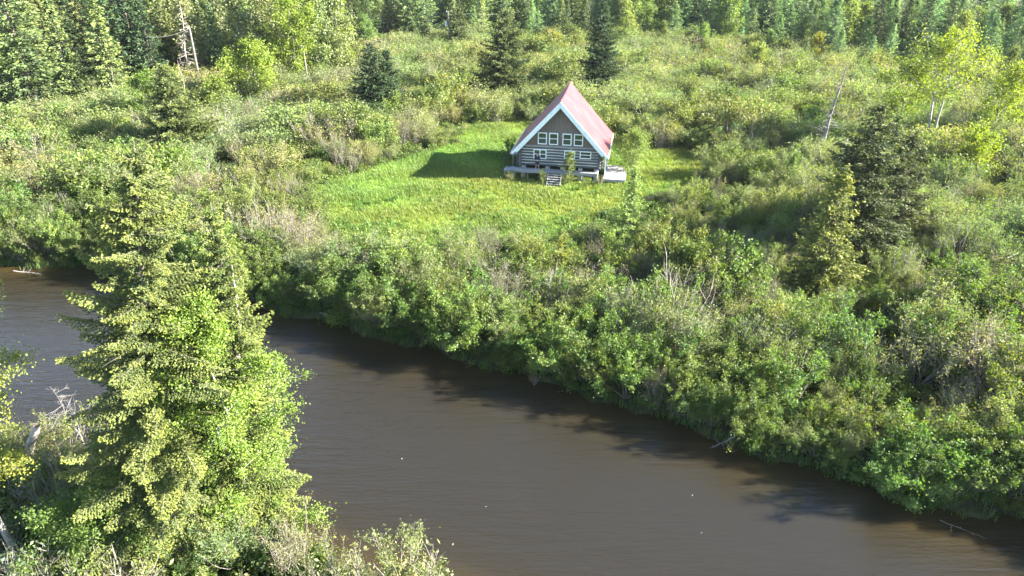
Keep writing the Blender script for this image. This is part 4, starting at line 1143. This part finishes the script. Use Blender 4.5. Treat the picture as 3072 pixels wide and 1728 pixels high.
# lower growth around the lawn's lower edge
md = np.array([min((px - a) ** 2 + (py - b) ** 2 for a, b in MEADOW) for px, py in zip(cx, cy)]) ** 0.5
front_lawn = (cy < 64) & (cx < 12) & (cx > -16)
hh = np.where(front_lawn, hh * np.clip(0.30 + 0.055 * (np.maximum(60 - cy, 0)), 0.28, 1.0), hh)
hh = np.where((md < 3.5), hh * 0.7, hh)
hh = np.where((cy > 50) & (cy < 70) & (cx > 9) & (cx < 21), hh * 0.62, hh)
hh = np.where(near_side, hh * np.where(cx > -11, 0.66, 0.78), hh)
hh = np.where((np.abs(cx - 21.3 * cy / 45.5) < 2.2) & (cy > 39.5) & (cy < 47), hh * 0.5, hh)
hh = np.where((np.abs(cx - 26.5 * cy / 53) < 4) & (cy > 47) & (cy < 54), hh * 0.65, hh)
hh = np.where((bd < 3) & (cx > 5) & ~near_side, hh * 0.88, hh)
hh = np.where((bd < 1.0) & ~near_side, np.clip(hh, 0.6, 1.1), hh)
dist = np.hypot(cx, cy)
tint_tab = {0: (0.104, 0.156, 0.037), 1: (0.168, 0.206, 0.088), 2: (0.175, 0.186, 0.104)}
def shrub_tint(k, i):
    b = np.array(tint_tab[k]) * math.exp(random.gauss(0, 0.17))
    far_mix = min(1, max(0, (cy[i] - 50) / 60))
    if k == 0: b = b * (1 - 0.55 * far_mix) + np.array((0.168, 0.206, 0.078)) * 0.55 * far_mix
    b[0] *= math.exp(random.gauss(0, 0.10) + 0.06 * n1[i]); b[2] *= math.exp(random.gauss(0, 0.10))
    return b
order = np.argsort(dist)
on_screen = seen(cx, cy, 1.0 + 0 * cx, 40, 40)
count = {0: 0, 1: 0, 2: 0}
rest = {0: [], 1: [], 2: []}
NAME = {0: 'alder_shrub', 1: 'willow_shrub', 2: 'brush_shrub'}
GROUP = {0: 'green alder shrubs of the thickets', 1: 'grey-green willow shrubs of the thickets', 2: 'thin grey brush shrubs of the thickets'}
LOOK = {0: 'leafy green alder', 1: 'grey-green willow shrub', 2: 'sparse grey brush'}
def zone(i):
    x, y = cx[i], cy[i]
    if near_side[i]: return 'on the near bank right of the huge spruce' if x > -13 else 'on the near bank by the snag and huge spruce'
    if bd[i] < 3.2:
        if x < -16: return 'at the far water edge behind the huge spruce'
        return 'at the far water edge below the clearing' if x < 4 else 'at the far water edge towards the lower right'
    if front_lawn[i]: return 'between the clearing and the river'
    if x > 4 and y < 68:
        if y < 42: return 'in the right thicket just above the river'
        return 'in the right thicket left of the slim yellow-lit spruce' if x < 22 else 'in the right thicket beyond the slim yellow-lit spruce'
    if x < 2:
        if x < -33: return 'in the left thicket under the broad half-shaded spruce'
        return 'in the left thicket between clearing and water' if y < 75 else 'in the scrub behind the left end of the clearing'
    return 'in the scrub behind the cabin' if x < 22 else 'in the scrub round the leaning dead trunk'
MODS = {0: A_MOD, 1: W_MOD, 2: G_MOD}
for i in order:
    k = int(kind[i])
    if count[k] < 300 and on_screen[i]:
        count[k] += 1
        fm, sm = random.choice(MODS[k])
        ti = shrub_tint(k, i); lum = ti.sum() / sum(tint_tab[k])
        size = 'tall ' if hh[i] > 1.18 else ('low ' if hh[i] < 0.75 else '')
        tone = 'pale ' if lum > 1.18 else ('dark ' if lum < 0.86 else '')
        t = thing(NAME[k], size + tone + LOOK[k] + ' ' + zone(i), 'shrub', (cx[i], cy[i], float(ground_z(cx[i], cy[i]))), random.uniform(0, 6.28), GROUP[k] + ' ' + zone(i))
        s = hh[i]; t.scale = (s * random.uniform(0.9, 1.25), s * random.uniform(0.9, 1.25), s)
        if bd[i] < 1.6 and not near_side[i]:
            t.rotation_euler = (R(random.uniform(4, 20)), R(random.uniform(-18, -2)), t.rotation_euler[2])
        put('foliage', fm, t, tint=ti); put('stems', sm, t)
    else: rest[k].append(i)
for k, models, nm, lab in ((0, FAR_A, 'far_alder_scrub', 'dense green scrub filling the ground towards the far wood'), (1, FAR_W, 'far_willow_scrub', 'grey-green willow scrub filling the ground towards the far wood'), (2, FAR_G, 'far_grey_brush', 'thin grey brush scattered through the far scrub')):
    ii = np.array(rest[k]); s = hh[ii] * rng.uniform(0.85, 1.2, len(ii))
    scl = np.stack([s * 1.15, s * 1.15, s], -1)
    scatter(nm, np.stack([cx[ii], cy[ii], ground_z(cx[ii], cy[ii])], -1), rng.uniform(0, 6.28, len(ii)), scl, np.array([shrub_tint(k, i) for i in ii]), models, lab, 'scrub')

# shrubs close round the cabin
for lab, lx_, ly_, k, sc_, ti in (('dark shrub against the left wall of the cabin', -5.7, 3.6, 0, 0.75, (0.07, 0.12, 0.03)), ('low dark shrub by the left front corner of the cabin', -5.5, 0.7, 0, 0.5, (0.075, 0.125, 0.032)),
                                  ('pale yellowish bush in front of the left end of the deck', -5.0, -1.7, 1, 0.42, (0.2, 0.21, 0.10)), ('small pale bush beneath the deck edge left of the sapling', -3.7, -1.6, 1, 0.3, (0.18, 0.2, 0.09)),
                                  ('scruffy brush between the deck and the bleached platform', 4.45, -1.4, 2, 0.42, (0.16, 0.17, 0.09)), ('small bush on the grass behind the bleached platform', 7.6, 3.6, 1, 0.5, (0.15, 0.2, 0.07)),
                                  ('dark leafy shrub low behind the left roof edge of the cabin', -6.4, 6.6, 0, 0.7, (0.075, 0.125, 0.032))):
    w_ = cab(lx_, ly_, 0); fm, sm = random.choice(MODS[k])
    t = thing(NAME[k], lab, 'shrub', (w_.x, w_.y, float(ground_z(w_.x, w_.y))), random.uniform(0, 6.28)); t.scale = (sc_ * 1.15, sc_ * 1.15, sc_)
    put('foliage', fm, t, tint=ti); put('stems', sm, t)

w_ = at(1603, 1150, WATER_Z + 0.2); t = thing('brush_shrub', 'small rusty brown dead bush hanging into the water at the far bank', 'shrub', (w_.x, w_.y, WATER_Z + 0.1), 0.4); t.scale = (0.3, 0.3, 0.24)
put('foliage', G_MOD[0][0], t, tint=(0.20, 0.11, 0.055)); put('stems', G_MOD[0][1], t)

# leafless grey shrubs standing among the leafy ones
B_MOD = []
for i in range(4):
    f_, s_ = shrub_arrays(650 + i, h=3.3, stems=12, spread=0.75, leaves=10, bare=0.2, up=0.25, rs=0.026)
    B_MOD.append(mesh_np('bare_shrub', s_[0], s_[1], [M['dead_wood']], smooth_shade=True))
cand = [i for i in order if on_screen[i] and bd[i] > 0.8 and cy[i] < 100 and hh[i] > 0.8]
random.shuffle(cand)
for i in cand[:70]:
    o = put('bare_shrub', random.choice(B_MOD), None, (cx[i] + 0.6, cy[i] - 0.6, float(ground_z(cx[i], cy[i]))), (0, 0, random.uniform(0, 6.28)))
    s_ = hh[i] * random.uniform(0.95, 1.25); o.scale = (s_, s_, s_)
    tag(o, ('tall ' if s_ > 1.25 else '') + 'bare grey leafless shrub ' + zone(i), 'shrub', 'leafless shrubs ' + zone(i))

# undergrowth between the shrubs: low leafy plants on the thicket floor
low = [join_mesh('undergrowth_plant', *shrub_arrays(600 + i, h=0.9, stems=9, spread=1.1, leaves=420, leaf=0.13, clump=0.13, bare=0.1, rs=0.008), M['leaf'], M['twig']) for i in range(4)]
n = 16000
ux = rng.uniform(-75, 75, n); uy = rng.uniform(12, 105, n)
ok = (bank_dist(ux, uy) > -0.15) & seen(ux, uy, 0.3, 120, 120) & ~in_poly(ux, uy, MEADOW)
lx = (ux - CAB.x) * math.cos(-CAB_RZ) - (uy - CAB.y) * math.sin(-CAB_RZ); ly = (ux - CAB.x) * math.sin(-CAB_RZ) + (uy - CAB.y) * math.cos(-CAB_RZ)
ok &= ~((np.abs(lx) < 5.4) & (ly > -1.3) & (ly < 8.4))
ux, uy = ux[ok], uy[ok]
s = rng.uniform(0.5, 1.3, len(ux))
scatter('undergrowth', np.stack([ux, uy, ground_z(ux, uy)], -1), rng.uniform(0, 6.28, len(ux)), np.stack([s * 1.2, s * 1.2, s], -1), tint_var((0.09, 0.135, 0.032), len(ux)), low, 'low leafy undergrowth on the thicket floor', 'undergrowth')

# ------------------------------------------------------------------ meadow grass
def tuft(seed, n=16, h=0.42, w=0.035, lean=0.5):
    r = np.random.default_rng(seed); V = []; Q = []; lv = []
    for b in range(n):
        az = r.uniform(0, 6.28); p = np.array([r.normal() * 0.12, r.normal() * 0.12, -0.03]); d = np.array([math.cos(az), math.sin(az), 0]); sd_ = np.array([-d[1], d[0], 0])
        hb = h * r.uniform(0.6, 1.25); le = lean * r.uniform(0.2, 1)
        m_ = p + d * hb * le * 0.35 + np.array([0, 0, hb * 0.6]); e = p + d * hb * le + np.array([0, 0, hb * (1.02 - 0.3 * le)])
        k = len(V); V += [p - sd_ * w / 2, p + sd_ * w / 2, m_ + sd_ * w * 0.4, m_ - sd_ * w * 0.4, e + sd_ * 0.003, e - sd_ * 0.003]
        Q += [(k, k + 1, k + 2, k + 3), (k + 3, k + 2, k + 4, k + 5)]; lv += [r.random()] * 2
    return mesh_np('grass_tuft', np.array(V), np.array(Q), [M['grass']], lv=lv)
tufts = [tuft(700 + i) for i in range(5)]
mx_ = [p[0] for p in MEADOW]; my_ = [p[1] for p in MEADOW]
n = 66000
gx_ = rng.uniform(min(mx_) - 3, max(mx_) + 3, n); gy_ = rng.uniform(min(my_) - 6, max(my_) + 6, n)
inm = in_poly(gx_, gy_, MEADOW) | ((lownoise(gx_, gy_, 3.0, 9) > -0.35) & (gy_ > 50))
lx = (gx_ - CAB.x) * math.cos(-CAB_RZ) - (gy_ - CAB.y) * math.sin(-CAB_RZ); ly = (gx_ - CAB.x) * math.sin(-CAB_RZ) + (gy_ - CAB.y) * math.cos(-CAB_RZ)
inm &= ~((np.abs(lx) < 4.4) & (ly > -0.9) & (ly < 8.0)) & ~((lx > 4.6) & (lx < 7.1) & (ly > -1.1) & (ly < 3.8)) & ~((np.abs(lx + 0.33) < 0.75) & (ly < -0.9) & (ly > -2.8))
gx_, gy_ = gx_[inm], gy_[inm]
pn = lownoise(gx_, gy_, 2.2, 11); pn2 = lownoise(gx_, gy_, 6.0, 12)
s = np.clip(0.85 + 0.3 * pn + rng.normal(size=len(gx_)) * 0.15, 0.4, 1.8)
tt = tint_var((0.162, 0.234, 0.056), len(gx_), 0.12, 0.10)
tt[:, 0] *= np.exp(0.16 * pn2); tt *= np.exp(-0.16 * np.clip(pn, -1, 2))[:, None]
scatter('meadow_grass', np.stack([gx_, gy_, ground_z(gx_, gy_)], -1), rng.uniform(0, 6.28, len(gx_)), np.stack([s * 1.2, s * 1.2, s], -1), tt, tufts, 'bright lime-green grass of the clearing', 'grass')
# darker sedge clumps in the lawn
n = 900
gx_ = rng.uniform(min(mx_), max(mx_), n); gy_ = rng.uniform(min(my_), max(my_), n)
inm = in_poly(gx_, gy_, MEADOW) & (lownoise(gx_, gy_, 5.0, 15) > 0.0) & (gy_ < 70.5)
gx_, gy_ = gx_[inm], gy_[inm]; s = rng.uniform(1.2, 2.0, len(gx_))
scatter('sedge_clumps', np.stack([gx_, gy_, ground_z(gx_, gy_)], -1), rng.uniform(0, 6.28, len(gx_)), np.stack([s * 1.5, s * 1.5, s * 0.8], -1), tint_var((0.085, 0.16, 0.030), len(gx_)), [tuft(720 + i, 34, 0.4, 0.04, 0.8) for i in range(3)], 'darker green sedge clumps in the clearing', 'grass')
# grass hanging down the far bank's face
n = 2200
bx_ = rng.uniform(-60, 40, n); by_ = far_bank(bx_) + rng.uniform(-0.5, 1.6, n)
ok = seen(bx_, by_, -0.5, 60, 60); bx_, by_ = bx_[ok], by_[ok]
s = rng.uniform(0.7, 1.3, len(bx_))
scatter('bank_grass', np.stack([bx_, by_, np.maximum(ground_z(bx_, by_), WATER_Z - 0.05)], -1), rng.uniform(0, 6.28, len(bx_)), np.stack([s * 1.2, s * 1.2, s], -1), tint_var((0.06, 0.115, 0.026), len(bx_)), tufts, 'rank green grass on the far river bank', 'grass')

# pale flecks floating on the river
r = np.random.default_rng(77); fl = MB()
for k in range(5):
    x = r.uniform(-9, 14); y = r.uniform(far_bank(x) - 16, far_bank(x) - 4)
    if y < near_bank(x) + 1: continue
    s_ = r.uniform(0.015, 0.035); fl.prism([(x - s_, y, WATER_Z + 0.004), (x, y - s_ * 0.6, WATER_Z + 0.004), (x + s_, y, WATER_Z + 0.004), (x, y + s_ * 0.7, WATER_Z + 0.004)], (0, 0, 0.012))
tag(fl.build('floating_flecks', M['white_paint']), 'tiny white flecks floating on the brown river', 'flotsam', kind='stuff')

# ------------------------------------------------------------------ thin summer haze: one closed box of air round everything
m, nt, o = new_mat('haze'); pv = N(nt, 'ShaderNodeVolumePrincipled'); pv.inputs['Color'].default_value = (0.86, 0.93, 1.0, 1)
pv.inputs['Density'].default_value = 0.00006; pv.inputs['Anisotropy'].default_value = 0.2
nt.links.new(pv.outputs[0], o.inputs['Volume'])
tag(MB().box(-3200, 3200, -800, 4200, -4.0, 34.0).build('haze', m), kind='stuff')
